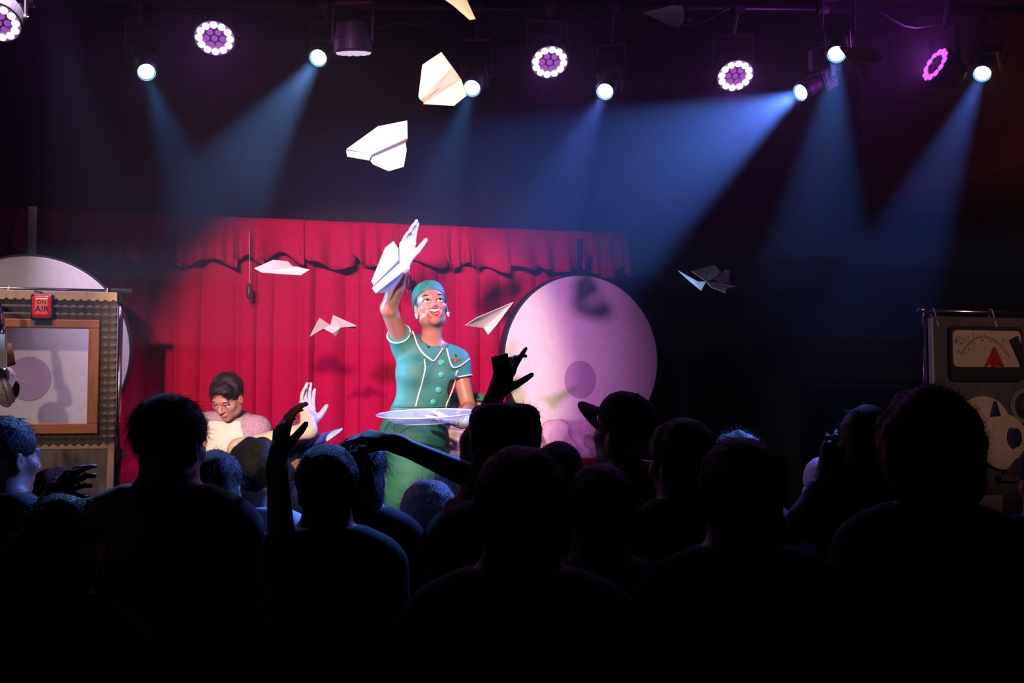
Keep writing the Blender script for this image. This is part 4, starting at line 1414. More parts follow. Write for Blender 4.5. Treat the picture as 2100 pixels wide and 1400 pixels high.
# ------------------------------------------------------------------ the performer in green
D0 = 5.0
SK_W = mat('warm_brown_skin', (0.36, 0.175, 0.095), 0.42, var=0.06, vscale=18, spec=0.4)
M_DRESS = mat('green_uniform_cloth', (0.028, 0.185, 0.122), 0.65, var=0.05, vscale=14, bump=0.15, bscale=14, sheen=0.1)
M_PIPING = mat('cream_piping', (0.80, 0.62, 0.42), 0.6, var=0.03)
M_GLOVE = mat('white_glove_cloth', (0.82, 0.80, 0.78), 0.7, var=0.03)
base = P(850, 890, D0)
lady = Thing('person', 'person in green uniform dress and pillbox hat throwing darts with one gloved arm raised', 'person', (base[0], base[1], STAGE_Z + 0.01))
TY = rotz(math.radians(20))
hipc, waist, chest, neckb = P(846, 892, D0), P(866, 828, D0), P(875, 765, D0), P(884, 708, D0 + .01)
shR, elR, wrR = P(826, 706, D0), P(797, 632, D0 - .19), P(827, 545, D0 - .30)
shL, elL, wrL = P(938, 741, D0 + .03), P(961, 836, D0 + .0), P(955, 862, D0 - .28)
HC = P(884, 629, D0 - .015)
HR = rotz(math.radians(13)) @ rotx(math.radians(-17)) @ roty(math.radians(-5))
HS = 0.97
# skin: head and neck finely, the rest of the body under and out of the dress
hp = head_prims(HC, HR, 'open', HS, 0.96, neck=neckb + np.array([0, 0.01, -.03]))
hp += [('+', rc(neckb + np.array([-.05, .01, -.02]), neckb + np.array([.06, .01, -.03]), .045), .04)]
Vh, Qh = sculpt(hp, 0.0026)
Vh, Qh = relax(Vh, Qh, 1, 0.4)
headtree = BVHTree.FromPolygons([Vector(v) for v in Vh], Qh.tolist())
bp = [('+', el(chest, (.135, .085, .15), TY), .02), ('+', el(waist, (.115, .08, .12), TY), .05), ('+', el(hipc, (.14, .10, .14), TY), .05),
      ('+', rc(shR, shL, .05), .05),
      ('+', rc(shR, elR, .047, .039), .03), ('+', rc(elR, elR * .5 + wrR * .5, .040, .036), .012), ('+', rc(elR * .5 + wrR * .5, wrR, .036, .026), .02),
      ('+', rc(shL, elL, .044, .037), .03), ('+', rc(elL, wrL, .038, .026), .012)]
footz = STAGE_Z + 0.01
for g in (-1, 1):
    hpj = hipc + TY @ np.array([g * .075, 0, -.06])
    kn = np.array([base[0] + g * .08 - .03, base[1] - .02, footz + .47])
    an = np.array([base[0] + g * .09 - .04, base[1] + .03, footz + .08])
    bp += [('+', rc(hpj, kn, .075, .05), .03), ('+', rc(kn, an, .05, .034), .015), ('+', rc(an - [0, 0, .045], an + np.array([g * .02, -.15, -.052]), .034, .024), .015)]
Vb, Qb = sculpt(bp, 0.0055)
Vb, Qb = relax(Vb, Qb, 1, 0.4)
lb = lady.part('body', None, None, me=mesh('body', lady.loc(mcat([(Vh, Qh), (Vb, Qb)])[0]), mcat([(Vh, Qh), (Vb, Qb)])[1], [SK_W], True))
eyes(lady, HC, HR, HS, (0.18, -1, 0.30))
def hl(p):
    return HC + HR @ (np.asarray(p, float) * HS)
# mouth: teeth and red lips
def face_hit(x, z, lift=0.0):
    o_ = hl((x, -.2, z))
    h = headtree.ray_cast(Vector(o_), Vector(HR @ np.array([0, 1.0, 0])))
    p = np.array(h[0]) if h[0] is not None else hl((x, -.09, z))
    return p + HR @ np.array([0, -lift, 0])
def smile(x):
    return 0.012 * (x / .034) ** 2
arc = []
for x in np.linspace(-.027, .027, 15):
    arc.append((x, -.0905 + 9 * x * x, -.0500 + smile(x)))
tv = [hl(p) for p in arc] + [hl((p[0], p[1], p[2] - .0110 + 6 * p[0] * p[0])) for p in arc]
tf_ = [(i, i + 1, i + 16, i + 15) for i in range(14)]
teeth = lady.part('teeth', thicken((np.array(tv), tf_), .003), mat('white_teeth', (0.85, 0.82, 0.78), 0.25, var=0.02), world=True, smooth=True)
M_LIP = mat('red_lipstick', (0.62, 0.015, 0.03), 0.3, var=0.04)
xs = np.linspace(-.0345, .0345, 17)
up_ = smooth_pts([face_hit(x, -.0450 + smile(x) - 0.003 * (abs(x) / .034), .0005) for x in xs], 2)
lo_ = smooth_pts([face_hit(x, -.0500 + smile(x) - .0330 * (1 - (x / .0345) ** 2), .0005) for x in xs], 2)
rl = np.array([.0011 + .0030 * (1 - (x / .0345) ** 2) for x in xs])
lips = lady.part('lips', cat([tube(up_, rl * 0.9, 8), tube(lo_, rl * 1.15, 8)]), M_LIP, world=True, smooth=True)
lady.part('tongue', xf(sphere((0, 0, 0), .016, 12, 8, 1, .8, .3), HR, hl((0, -.078, -.075))), mat('tongue_pink', (0.35, 0.05, 0.05), 0.4), world=True, smooth=True)
# hair swept under the hat
hh = sculpt([('+', el(hl((0, .020, .028)), np.array([.0785, .094, .082]) * HS, HR), .01), ('+', el(hl((0, .085, -.03)), np.array([.05, .04, .045]) * HS, HR), .03),
             ('-', el(hl((0, -.085, -.01)), np.array([.09, .085, .12]) * HS, HR), .01), ('-', el(hl((0, .01, -.11)), np.array([.09, .12, .06]) * HS, HR), .01)], 0.004)
lady.part('hair', None, None, me=mesh('hair', lady.loc(hh[0]), hh[1], [mat('black_hair', (0.008, 0.006, 0.006), 0.4)], True))
# pillbox hat
def hat_ring(r, z):
    return [(r * .0805 * math.cos(w) * HS, (.014 + r * .100 * math.sin(w)) * HS, z * HS) for w in np.linspace(0, 2 * PI, 41)[:-1]]
HRt = HR @ rotx(math.radians(-20))
hat_rows = [(1.03, .034), (1.045, .036), (1.055, .060), (1.05, .085), (1.0, .104), (.9, .112), (.6, .117), (.02, .119)]
hv = []
for r, z in hat_rows:
    hv += hat_ring(r, z)
hf = [(i * 40 + k, i * 40 + (k + 1) % 40, (i + 1) * 40 + (k + 1) % 40, (i + 1) * 40 + k) for i in range(len(hat_rows) - 1) for k in range(40)]
hv = (np.array(hv)) @ HRt.T + HC
hat = lady.part('pillbox_hat', (hv, hf + [tuple(range(39, -1, -1))]), M_DRESS, world=True, smooth=True)
hv2 = (np.array(hat_ring(1.06, .037))) @ HRt.T + HC
lady.part('hat_band_edge', tube(hv2, .0022, 6, True), mat('dark_green_trim', (0.03, 0.17, 0.12), 0.6), world=True, parent=hat)
for k in range(3):     # folds of the wrapped cloth along the side
    ring = np.array([(1.062 * .0805 * math.cos(w) * HS, (.014 + 1.062 * .100 * math.sin(w)) * HS, (.050 + .014 * k + .010 * math.sin(w + PI / 2)) * HS) for w in np.linspace(PI * 0.95, PI * 1.35, 12)]) @ HRt.T + HC
    lady.part('hat_fold', tube(ring, np.array([.0004] + [.0022] * 10 + [.0004]), 6), M_DRESS, world=True, parent=hat, smooth=True)
for g in (-1, 1):
    e_ = lady.part('earring', cat([xf(sphere((0, 0, 0), .0085, 12, 8), None, hl((g * .080, -.004, -.042))), xf(sphere((0, 0, 0), .005, 10, 6), None, hl((g * .080, -.006, -.056)))]), mat('pearl', (0.75, 0.75, 0.8), 0.15), world=True, smooth=True)
# dress
dp = [('+', el(chest, (.155, .102, .165), TY), .02),
      ('+', el(chest + TY @ np.array([-.068, -.058, .0]), (.066, .062, .066), TY), .05),
      ('+', el(chest + TY @ np.array([.072, -.058, -.01]), (.066, .062, .066), TY), .05),
      ('+', el(waist, (.136, .096, .105), TY), .06),
      ('+', el(hipc, (.160, .118, .15), TY), .07),
      ('+', rc(shR + [0.01, 0, -.005], shL + [-.005, 0, .004], .062), .05),
      ('+', rc(shR + [.02, 0, -.03], shR * .62 + elR * .38, .062, .056), .03),
      ('+', rc(shL + [-.005, 0, -.005], shL * .55 + elL * .45, .062, .056), .03),
      ('+', rc(hipc + [0, 0, -.04], np.array([base[0] - .02, base[1], footz + .62]), .152, .150), .06)]
cutR = shR * .66 + elR * .34
cutL = shL * .62 + elL * .38
nR, nL = nrm(elR - shR), nrm(elL - shL)
def dress_post(F, X, Y, Z):
    D = F.D
    for c_, n_, rad in ((cutR, nR, .11), (cutL, nL, .11)):
        pl = (X - c_[0]) * n_[0] + (Y - c_[1]) * n_[1] + (Z - c_[2]) * n_[2]
        near = np.sqrt((X - c_[0]) ** 2 + (Y - c_[1]) ** 2 + (Z - c_[2]) ** 2) - rad
        D = np.maximum(D, np.minimum(pl, -near))
    D = np.maximum(D, (footz + .56) - Z)
    # neckline: a hollow about the neck
    nb = neckb + np.array([.008, -.032, .026])
    hole = np.sqrt(((X - nb[0]) / 1.25) ** 2 + ((Y - nb[1]) / 1.15) ** 2 + ((Z - nb[2])) ** 2) - .050
    D = np.maximum(D, -hole)
    D = D + 0.0022 * wob(X * 0.4, Y * .4, Z * 1.6, 60, 21)
    return D.astype(np.float32)
Vd, Qd = sculpt(dp, 0.0048, dress_post)
Vd, Qd = relax(Vd, Qd, 1, 0.4)
dress = lady.part('dress', None, None, me=mesh('dress', lady.loc(Vd), Qd, [M_DRESS], True))
dtree = BVHTree.FromPolygons([Vector(v) for v in Vd], Qd.tolist())
# collar flaps: sheets cast onto the dress
def cast_sheet(pix, lift, n=26):
    """fill a picture polygon with a grid of points on the dress; returns a sheet"""
    poly = np.array(pix, float)
    c = poly.mean(0)
    m = len(poly)
    dense = []
    for i in range(m):
        for k in range(6):
            dense.append(poly[i] + (poly[(i + 1) % m] - poly[i]) * k / 6)
    dense = np.array(dense)
    V, rings = [], 8
    for j in range(1, rings + 1):
        for p in dense:
            q = c + (p - c) * j / rings
            h = dtree.ray_cast(Vector(CAM), Vector(nrm(ray(*q))))
            if h[0] is None:
                h2 = dtree.find_nearest(Vector(P(q[0], q[1], D0 - .1)))
                pt, nn = np.array(h2[0]), np.array(h2[1])
            else:
                pt, nn = np.array(h[0]), np.array(h[1])
            if nn @ ray(*q) > 0: nn = -nn
            V.append(pt + nn * lift)
    V = np.array(V)
    M_ = len(dense)
    cen = V[:M_].mean(0)
    V = np.concatenate([V, [cen]])
    F = [((j) * M_ + k, (j) * M_ + (k + 1) % M_, (j + 1) * M_ + (k + 1) % M_, (j + 1) * M_ + k) for j in range(rings - 1) for k in range(M_)]
    F += [(k, (k + 1) % M_, len(V) - 1) for k in range(M_)]
    E = np.array([(a, b) for q in F for a, b in zip(q, q[1:] + q[:1])])
    for _ in range(3):
        S_, C_ = np.zeros_like(V), np.zeros(len(V))
        np.add.at(S_, E[:, 0], V[E[:, 1]]); np.add.at(C_, E[:, 0], 1)
        W = S_ / np.maximum(C_, 1)[:, None]
        inner = np.ones(len(V), bool)
        inner[(rings - 1) * M_:rings * M_] = False
        V[inner] = 0.5 * V[inner] + 0.5 * W[inner]
    return V, F
colL = [(842, 680), (854, 706), (868, 728), (888, 744), (898, 730), (906, 716), (899, 710), (880, 702), (858, 685)]
colR = [(914, 716), (918, 730), (921, 743), (926, 757), (943, 750), (960, 736), (957, 727), (940, 714), (920, 707)]
for cpx in (colL, colR):
    cf = lady.part('collar_flap', thicken(cast_sheet(cpx, .007), .005), M_DRESS, world=True, smooth=True, parent=dress)
def piping(pix, r=.0036, lift=.010, name='piping', closed=False):
    pts = [p for p, _ in cast_line(dtree, pix, lift)]
    if len(pts) > 3:
        lady.part(name, tube(smooth_pts(pts, 4), r, 8), M_PIPING, world=True, smooth=True, parent=dress)
piping(colL[:6])
piping(colR[:6])
piping([(870, 737), (872, 755), (864, 791), (857, 815), (853, 833)], .0036, .002)
piping([(938, 760), (933, 768), (937, 788), (928, 808), (917, 822), (913, 838)], .0036, .002)
for c_, n_, rad in ((cutR, nR, .0585), (cutL, nL, .0580)):
    Rf = frame(n_)
    # follow the sleeve edge: cast inward rays in the cut plane
    pts = []
    for w in np.linspace(0, 2 * PI, 33)[:-1]:
        dv_ = Rf @ np.array([math.cos(w), math.sin(w), 0])
        h = dtree.ray_cast(Vector(c_ - n_ * .006 + dv_ * .12), Vector(-dv_))
        pts.append(np.array(h[0]) + dv_ * .001 if h[0] is not None and np.linalg.norm(np.array(h[0]) - c_) < .1 else c_ - n_ * .006 + dv_ * rad)
    lady.part('cuff_piping', tube(pts, .0036, 8, True), M_PIPING, world=True, smooth=True, parent=dress)
for (px, py) in ((904, 743), (904, 768), (899, 799), (888, 824)):
    p, n_ = cast_line(dtree, [(px, py), (px, py + .5)], 0)[0]
    lady.part('button', xf(lathe([(.0155, -.002), (.0165, .003), (.013, .008), (.006, .0095), (.0005, .0098)], 20), frame(n_), p), mat('shiny_green_button', (0.06, 0.42, 0.30), 0.25), world=True, smooth=True, parent=dress)
p, n_ = cast_line(dtree, [(934, 740), (934, 740.5)], .012)[0]
Rf = frame(n_)
pin = lady.part('wing_pin', cat([xf(lathe([(.008, -.002), (.008, .003), (.003, .004)], 12), Rf, p)] + [xf(prism([(0, -.004), (s_ * .024, .002), (s_ * .026, .009), (0, .005)][::s_], .003), np.stack([Rf[:, 0], Rf[:, 2], Rf[:, 1]], 1), p + n_ * .001) for s_ in (-1, 1)]), mat('red_gold_pin', (0.5, 0.12, 0.05), 0.3, 0.6), world=True, parent=dress)
# belt at the waist
ring = []
wc = P(866, 833, D0)
for w in np.linspace(0, 2 * PI, 49)[:-1]:
    dv_ = np.array([math.cos(w), math.sin(w), 0])
    h = dtree.ray_cast(Vector(wc + dv_ * .3), Vector(-dv_))
    ring.append(np.array(h[0]) if h[0] is not None else wc + dv_ * .13)
lady.part('belt', tube(ring, .0055, 8, True), mat('dark_green_trim', (0.03, 0.17, 0.12), 0.6), world=True, parent=dress)
# gloves
fR = nrm(P(846, 447, D0 - .34) - P(828, 541, D0 - .30))
nPalm = nrm(np.array([0.66, -0.74, 0.1]))
gl = hand_prims(P(829, 537, D0 - .30), fR, nPalm, 1, 1.04, (.10, .14, .20, .28), -0.05, (0.66, 0.28), long=1.05)
gl = [(o_, p_, k_) for (o_, p_, k_) in gl] + [('+', rc(wrR, P(829, 535, D0 - .30), .029, .030), .01)]
Vg, Qg = sculpt(gl, 0.0030)
g1 = lady.part('glove', None, None, me=mesh('glove', lady.loc(Vg), Qg, [M_GLOVE], True))
lady.part('glove_cuff', tube([wrR + R_ for R_ in (frame(wrR - elR) @ np.array([[.030 * math.cos(w), .030 * math.sin(w), 0] for w in np.linspace(0, 2 * PI, 25)[:-1]]).T).T], .003, 6, True), M_GLOVE, world=True, parent=g1, smooth=True)
hw = P(946, 866, D0 - .30)
gl = hand_prims(hw, nrm(np.array([-.75, -.62, .12])), np.array([0.05, -0.1, 1.0]), 1, 1.0, (.05, .05, .06, .08), 0.08, (0.75, 0.2)) + [('+', rc(wrL, hw, .028, .028), .01)]
Vg, Qg = sculpt(gl, 0.0034)
lady.part('glove', None, None, me=mesh('glove', lady.loc(Vg), Qg, [M_GLOVE], True))
for g in (-1, 1):
    an = np.array([base[0] + g * .09 - .04, base[1] + .03, footz + .06])
    Vs_, Qs_ = sculpt([('+', rc(an + [0, .01, -.02], an + np.array([g * .02, -.15, -.034]), .040, .030), .02), ('-', rbox(an + [0, 0, .07], (.2, .2, .055), .002), .004)], .006)
    lady.part('shoe', None, None, me=mesh('shoe', lady.loc(Vs_), Qs_, [mat('black_shoe', (0.01, 0.01, 0.01), 0.3)], True))

# clear round platter carried on the gloved hand
tcn = P(873, 850, D0 - .385)
tr = frame(nrm(np.array([-0.03, -0.075, 1.0])))
tray = Thing('serving_platter', 'clear plastic round platter with a turned-out rim carried at the waist', 'tray', tcn - tr[:, 2] * .03, tr)
M_CLEAR = clear_mat('clear_blue_plastic', (0.75, 0.85, 0.95), 0.30, 0.12)
prof = [(0.001, 0.000), (.14, .000), (.155, .004), (.185, .026), (.205, .030), (.222, .034), (.222, .037), (.204, .034), (.182, .030), (.152, .008), (.14, .004), (0.001, .004)]
tray.part('dish', lathe(prof, 64, cap0=False, cap1=False), M_CLEAR, smooth=True)
tray.part('rim', xf(ring_torus(.221, .0035, 64, 8), None, (0, 0, .0355)), clear_mat('clear_rim_plastic', (0.85, 0.92, 1.0), 0.75, 0.1), smooth=True)
tray.part('foot_ring', xf(ring_torus(.145, .003, 48, 6), None, (0, 0, .001)), clear_mat('clear_foot_plastic', (0.8, 0.88, 1.0), 0.5, 0.1), smooth=True)

# ------------------------------------------------------------------ the seated man at the table
SK_M = mat('light_brown_skin', (0.46, 0.24, 0.17), 0.5, var=0.06, vscale=18)
mq = P(470, 1050, 5.72)
man = Thing('person', 'person with short black hair in pink-grey fleece bending over the sequin table', 'person', (mq[0], mq[1], STAGE_Z + 0.01))
MC = P(466, 814, 5.52)
MR = rotz(math.radians(-16)) @ rotx(math.radians(36)) @ roty(math.radians(4))
mneck = P(470, 862, 5.66)
mch, mbe, mhip = P(468, 915, 5.64), P(470, 985, 5.68), P(470, 1040, 5.72)
msL, msR = P(416, 872, 5.64), P(528, 880, 5.66)
meL, meR = P(396, 950, 5.42), P(556, 948, 5.42)
mwL, mwR = P(424, 945, 5.20), P(524, 928, 5.20)
mp_ = head_prims(MC, MR, 'closed', 0.98, 1.05, neck=mneck)
mp_ += [('+', rc(msL, msR, .05), .05), ('+', el(mch, (.15, .10, .17)), .05), ('+', el(mbe, (.14, .10, .15)), .05), ('+', el(mhip, (.16, .11, .10)), .05)]
for s_, e_, w_ in ((msL, meL, mwL), (msR, meR, mwR)):
    mp_ += [('+', rc(s_, e_, .045, .037), .03), ('+', rc(e_, w_, .037, .026), .012)]
    mp_ += hand_prims(w_, nrm(np.array([(.25 if w_ is mwL else -.45), -.9, (-.04 if w_ is mwL else .0)])), np.array([0, 0, -1.0]), 1 if w_ is mwL else -1, 0.98, (.05, .05, .06, .07))
for g in (-1, 1):
    kn = mhip + np.array([g * .13, -.42, .02])
    an = np.array([kn[0], kn[1] + .03, STAGE_Z + .08])
    mp_ += [('+', rc(mhip + np.array([g * .08, 0, -.01]), kn, .075, .055), .03), ('+', rc(kn, an, .05, .036), .01), ('+', rc(an - [0, 0, .035], an + np.array([0, -.14, -.04]), .034, .028), .01)]
V, Q = relax(*sculpt(mp_, 0.0055), 1, 0.4)
man.part('body', None, None, me=mesh('body', man.loc(V), Q, [SK_M], True))
eyes(man, MC, MR, 0.98, (0, -1, -.55), lids=True)
def ml(p):
    return MC + MR @ (np.asarray(p, float) * .98)
hr = [('+', el(ml((0, .016, .045)), np.array([.083, .100, .084]) , MR), .01), ('+', el(ml((0.02, -.055, .085)), np.array([.05, .035, .03]), MR), .02),
      ('-', el(ml((-.008, -.100, .012)), np.array([.070, .066, .066]), MR), .012), ('-', el(ml((0, -.01, -.09)), np.array([.12, .12, .065]), MR), .01)]
def hair_post(amp, freq, seed):
    def f(F, X, Y, Z):
        return (F.D + amp * wob(X, Y, Z, freq, seed)).astype(np.float32)
    return f
V, Q = sculpt(hr, .004, hair_post(.013, 120, 3))
M_HAIR = mat('matt_black_hair', (0.010, 0.007, 0.008), 0.6, bump=1.0, bscale=170)
hp_ = man.part('hair', None, None, me=mesh('hair', man.loc(V), Q, [M_HAIR], True))
W, Q2 = strands(V, Q, 2200, .030, .0012, 5, .004, crown=ml((0.01, .06, .12)))
man.part('hair_strands', None, None, me=mesh('hair_strands', man.loc(W), Q2, [M_HAIR], True), kind='stuff', parent=hp_)
xs = np.linspace(-.021, .021, 9)
man.part('lips', cat([tube([ml((x, -.0905 + 8 * x * x, z0 + s_ * 4 * x * x)) for x in xs], np.array([.001, .002, .003, .0034, .0036, .0034, .003, .002, .001]), 7) for z0, s_ in ((-.0595, -1), (-.0655, 1))]), mat('soft_pink_lip', (0.45, 0.14, 0.12), 0.45), world=True, smooth=True)
# cream shirt and the fleece worn open over it
sh = [('+', rc(msL * .8 + msR * .2, msR * .8 + msL * .2, .056), .05), ('+', el(mch, (.163, .116, .18)), .06), ('+', el(mbe, (.155, .12, .15)), .06)]
V, Q = sculpt(sh, .006, lambda F, X, Y, Z: (np.maximum(F.D, -(np.sqrt((X - mneck[0]) ** 2 + (Y - mneck[1] + .03) ** 2 + (Z - mneck[2] - .02) ** 2) - .06)) + .003 * wob(X, Y, Z * .4, 45, 8)).astype(np.float32))
man.part('shirt', None, None, me=mesh('shirt', man.loc(V), Q, [mat('cream_shirt', (0.80, 0.66, 0.52), 0.7, var=0.04, bump=0.2, bscale=300)], True))
fl_ = [('+', rc(msL, msR, .072), .05), ('+', el(mch + [0, .02, 0], (.185, .135, .19)), .06), ('+', el(mbe + [0, .02, 0], (.175, .135, .17)), .06)]
for s_, e_, w_ in ((msL, meL, mwL), (msR, meR, mwR)):
    fl_ += [('+', rc(s_, e_, .062, .052), .04), ('+', rc(e_, e_ * .15 + w_ * .85, .052, .040), .02)]
for k in range(9):      # rolled collar behind the neck
    w = PI * (k / 8) * 1.1 - .05 * PI
    w2 = PI * ((k + 1) / 8) * 1.1 - .05 * PI
    if k < 8:
        a_ = mneck + np.array([.088 * math.cos(w), .02 + .07 * math.sin(w), .012 + .02 * math.sin(w)])
        b_ = mneck + np.array([.088 * math.cos(w2), .02 + .07 * math.sin(w2), .012 + .02 * math.sin(w2)])
        fl_.append(('+', rc(a_, b_, .026), .012))
def fleece_post(F, X, Y, Z):
    D = F.D + .003 * wob(X, Y, Z, 260, 31, 9)
    cx = mch[0] - .005
    wdt = .085 + .10 * np.clip((mneck[2] - Z) / .35, 0, 1)
    front = np.maximum(np.abs(X - cx) - wdt, (Y - (mch[1] - .045)))
    front = np.maximum(front, Z - (mneck[2] + .0))
    return np.maximum(D, -front).astype(np.float32)
V, Q = sculpt(fl_, .0055, fleece_post)
man.part('fleece', None, None, me=mesh('fleece', man.loc(V), Q, [mat('pink_grey_fleece', (0.40, 0.29, 0.33), 0.95, var=0.3, vscale=120, bump=0.8, bscale=150)], True))
tr_ = [('+', el(mhip, (.172, .125, .11)), .05)]
for g in (-1, 1):
    kn = mhip + np.array([g * .13, -.42, .02])
    an = np.array([kn[0], kn[1] + .03, STAGE_Z + .12])
    tr_ += [('+', rc(mhip + np.array([g * .08, 0, -.01]), kn, .085, .065), .03), ('+', rc(kn, an, .062, .05), .01)]
V, Q = sculpt(tr_, .009)
man.part('trousers', None, None, me=mesh('trousers', man.loc(V), Q, [mat('dark_trousers', (0.02, 0.02, 0.03), 0.8)], True))

# ------------------------------------------------------------------ the audience
HAIRC = {'black': (0.006, 0.005, 0.005), 'brown': (0.045, 0.02, 0.012), 'auburn': (0.10, 0.022, 0.015), 'grey': (0.30, 0.29, 0.28), 'fair': (0.30, 0.22, 0.13)}
def audience(label, px, py_top, d, yaw=180.0, hair='short', hair_c='black', hair_h=None, skin=(0.30, 0.16, 0.10), shirt=(0.02, 0.02, 0.024), wide=1.0,
             tilt=0.0, turn=0.0, arms=None, vox=0.0095, head_s=1.0, fuzz=0, fuzz_len=.03, hs=(1, 1, 1), shirt_name=None, sleeve=1.0, arm_r=1.0, hair_amp=None):
    top = P(px, py_top, d)
    hh_ = {'short': .018, 'afro': .085, 'flat': .07, 'long': .02, 'bald': .004, 'bun': .02, 'cap': .03, 'curly': .04}[hair] if hair_h is None else hair_h
    H = top[2] - hh_
    Y_ = rotz(math.radians(yaw))
    t = Thing('person', label, 'person', (top[0], top[1], 0.0), Y_)
    k = H / 1.72
    zs = H - .295
    hc = np.array([0, -.01, H - .115 * head_s])
    hR = rotz(math.radians(turn)) @ rotx(math.radians(-tilt))
    w = wide
    def tors(off):
        return [('+', rc((0, .01, zs + .01), (-.145 * w, .01, zs - .03), .055 + off), .05), ('+', rc((0, .01, zs + .01), (.145 * w, .01, zs - .03), .055 + off), .05),
                ('+', el((0, .0, zs - .13), np.array([.165 * w, .112, .19]) + off), .05),
                ('+', el((0, -.005, zs - .34), np.array([.145 * w, .105, .17]) + off), .06),
                ('+', el((0, .01, zs - .50), np.array([.16 * w, .115, .12]) + off), .06),
                ('+', rc((0, .02, zs + .07), (-.13 * w, .015, zs + .01), .042 + off, .042 + off), .05),
                ('+', rc((0, .02, zs + .07), (.13 * w, .015, zs + .01), .042 + off, .042 + off), .05)]
    def legs(off):
        L = []
        for g in (-1, 1):
            L += [('+', rc((g * .08, .01, zs - .55), (g * .09, -.005, .48 * k), .080 + off, .055 + off), .03), ('+', rc((g * .09, -.005, .48 * k), (g * .09, .025, .09), .053 + off, .038 + off), .012)]
        return L
    body = head_prims(hc, hR, 'closed', head_s) + tors(0) + legs(0)
    body.append(('+', rc((0, .018, zs - .02), hc + hR @ np.array([0, .02, -.05]), .054, .052), .03))
    shirt_p = tors(.013)
    for g in (-1, 1):
        body.append(('+', rc((g * .09, .03, .045), (g * .10, -.14, .035), .038, .030), .02))
        spec = None
        for a_ in (arms or []):
            if (a_['side'] == 'L') == ((Y_ @ np.array([g, 0, 0]))[0] < 0):
                spec = a_
        s_ = np.array([g * .170 * w, .01, zs - .035])
        if spec is None:
            e_, wr = np.array([g * .205 * w, .04, zs - .29]), np.array([g * .19 * w, -.06, zs - .53])
            hd_, n_, kw = np.array([0, -.3, -1.0]), np.array([-g, 0, 0.0]), dict(side=g, curl=(.3, .35, .4, .45))
        else:
            e_, wr = t.loc(spec['elbow']), t.loc(spec['wrist'])
            Ri = Y_.T
            hd_, n_, kw = Ri @ np.asarray(spec['f'], float), Ri @ np.asarray(spec['n'], float), dict(side=spec.get('thumb', 1), curl=spec.get('curl', (.2,) * 4), thumb=spec.get('th', (.8, .25)), spread=spec.get('spread', .06))
        body += [('+', rc(s_, e_, .046 * arm_r, .038 * arm_r), .035), ('+', rc(e_, wr, .039 * arm_r, .027), .012)]
        body += hand_prims(wr + nrm(hd_) * .02, hd_, n_, **kw)
        shirt_p.append(('+', rc(s_, e_, .060 * arm_r, .050 * arm_r), .045))
        if sleeve > 0.6 and (spec is None or spec.get('sleeve', True)):
            shirt_p.append(('+', rc(e_, e_ * .12 + wr * .88, .050 * arm_r, .038 * arm_r), .02))
    V, Q = sculpt(body, vox)
    sk = mat('skin_%02d%02d%02d' % tuple(int(c_ * 99) for c_ in skin), skin, 0.5, var=0.08)
    t.part('body', None, None, me=mesh('body', V, Q, [sk], True))
    V, Q = sculpt(shirt_p, max(vox, .0095), lambda F, X, Y, Z: np.maximum(np.maximum(F.D + .004 * wob(X, Y, Z * .5, 30, int(px)), Z - (zs + .085)), (zs - .60) - Z).astype(np.float32))
    sm = mat(shirt_name or ('shirt_%02d%02d%02d' % tuple(int(c_ * 99) for c_ in shirt)), shirt, 0.85, var=0.15, bump=0.2)
    t.part('shirt', None, None, me=mesh('shirt', V, Q, [sm], True))
    V, Q = sculpt(legs(.014) + [('+', el((0, .01, zs - .53), (.17 * w, .125, .12)), .06)], .016, lambda F, X, Y, Z: np.maximum(F.D, .07 - Z).astype(np.float32))
    t.part('trousers', None, None, me=mesh('trousers', V, Q, [mat('dark_trousers', (0.02, 0.02, 0.03), 0.8)], True))
    def hl_(p):
        return hc + hR @ (np.asarray(p, float) * head_s)
    hm = mat('hair_' + hair_c, HAIRC[hair_c], 0.6, var=0.3, vscale=80, bump=1.0, bscale=170, spec=0.3)
    if hair in ('bald', 'cap') and hair != 'cap':
        return t, hl_, hR
    S = np.array([head_s] * 3) * np.array(hs)
    base_hair = [('+', el(hl_((0, .014, .042)), np.array([.084, .103, .088]) * S, hR), .01)]
    cuts = [('-', el(hl_((0, -.105, -.04)), np.array([.072, .075, .10]) * head_s, hR), .012), ('-', el(hl_((0, -.01, -.12)), np.array([.12, .09, .075]) * head_s, hR), .012)]
    amp, fr = .005, 110
    if hair == 'short': hp2 = base_hair + cuts
    elif hair == 'cap': hp2 = base_hair + cuts
    elif hair == 'curly':
        hp2 = [('+', el(hl_((0, .018, .045)), np.array([.100, .115, .105]) * S, hR), .01)] + cuts; amp, fr = .012, 95
    elif hair == 'afro':
        hp2 = [('+', el(hl_((0, .02, .045)), np.array([.135, .14, .15]) * S, hR), .01), ('+', el(hl_((0, .05, -.05)), np.array([.115, .10, .08]) * S, hR), .03)] + cuts[:1]; amp, fr = .012, 80
    elif hair == 'flat':
        hp2 = [('+', rbox(hl_((0, .012, .085)), np.array([.098, .10, .092]) * S, .045, hR), .01), ('+', el(hl_((0, .05, -.0)), np.array([.085, .07, .09]) * S, hR), .03)] + cuts; amp, fr = .010, 90
    elif hair in ('long', 'bun'):
        hp2 = base_hair + [('+', el(hl_((0, .045, -.04)), np.array([.085, .062, .10]) * S, hR), .03)] + cuts[:1]
        if hair == 'long':
            hp2 += [('+', rc(hl_((0, .06, -.06)), hl_((0, .075, -.24)), .075 * head_s, .055 * head_s), .04)]
        else:
            hp2 += [('+', el(hl_((0, .105, .03)), (.045, .045, .045)), .015)]
        amp, fr = .006, 70
    if hair_amp is not None: amp = hair_amp
    V, Q = sculpt(hp2, min(vox, .007), hair_post(amp, fr, int(px) + 1))
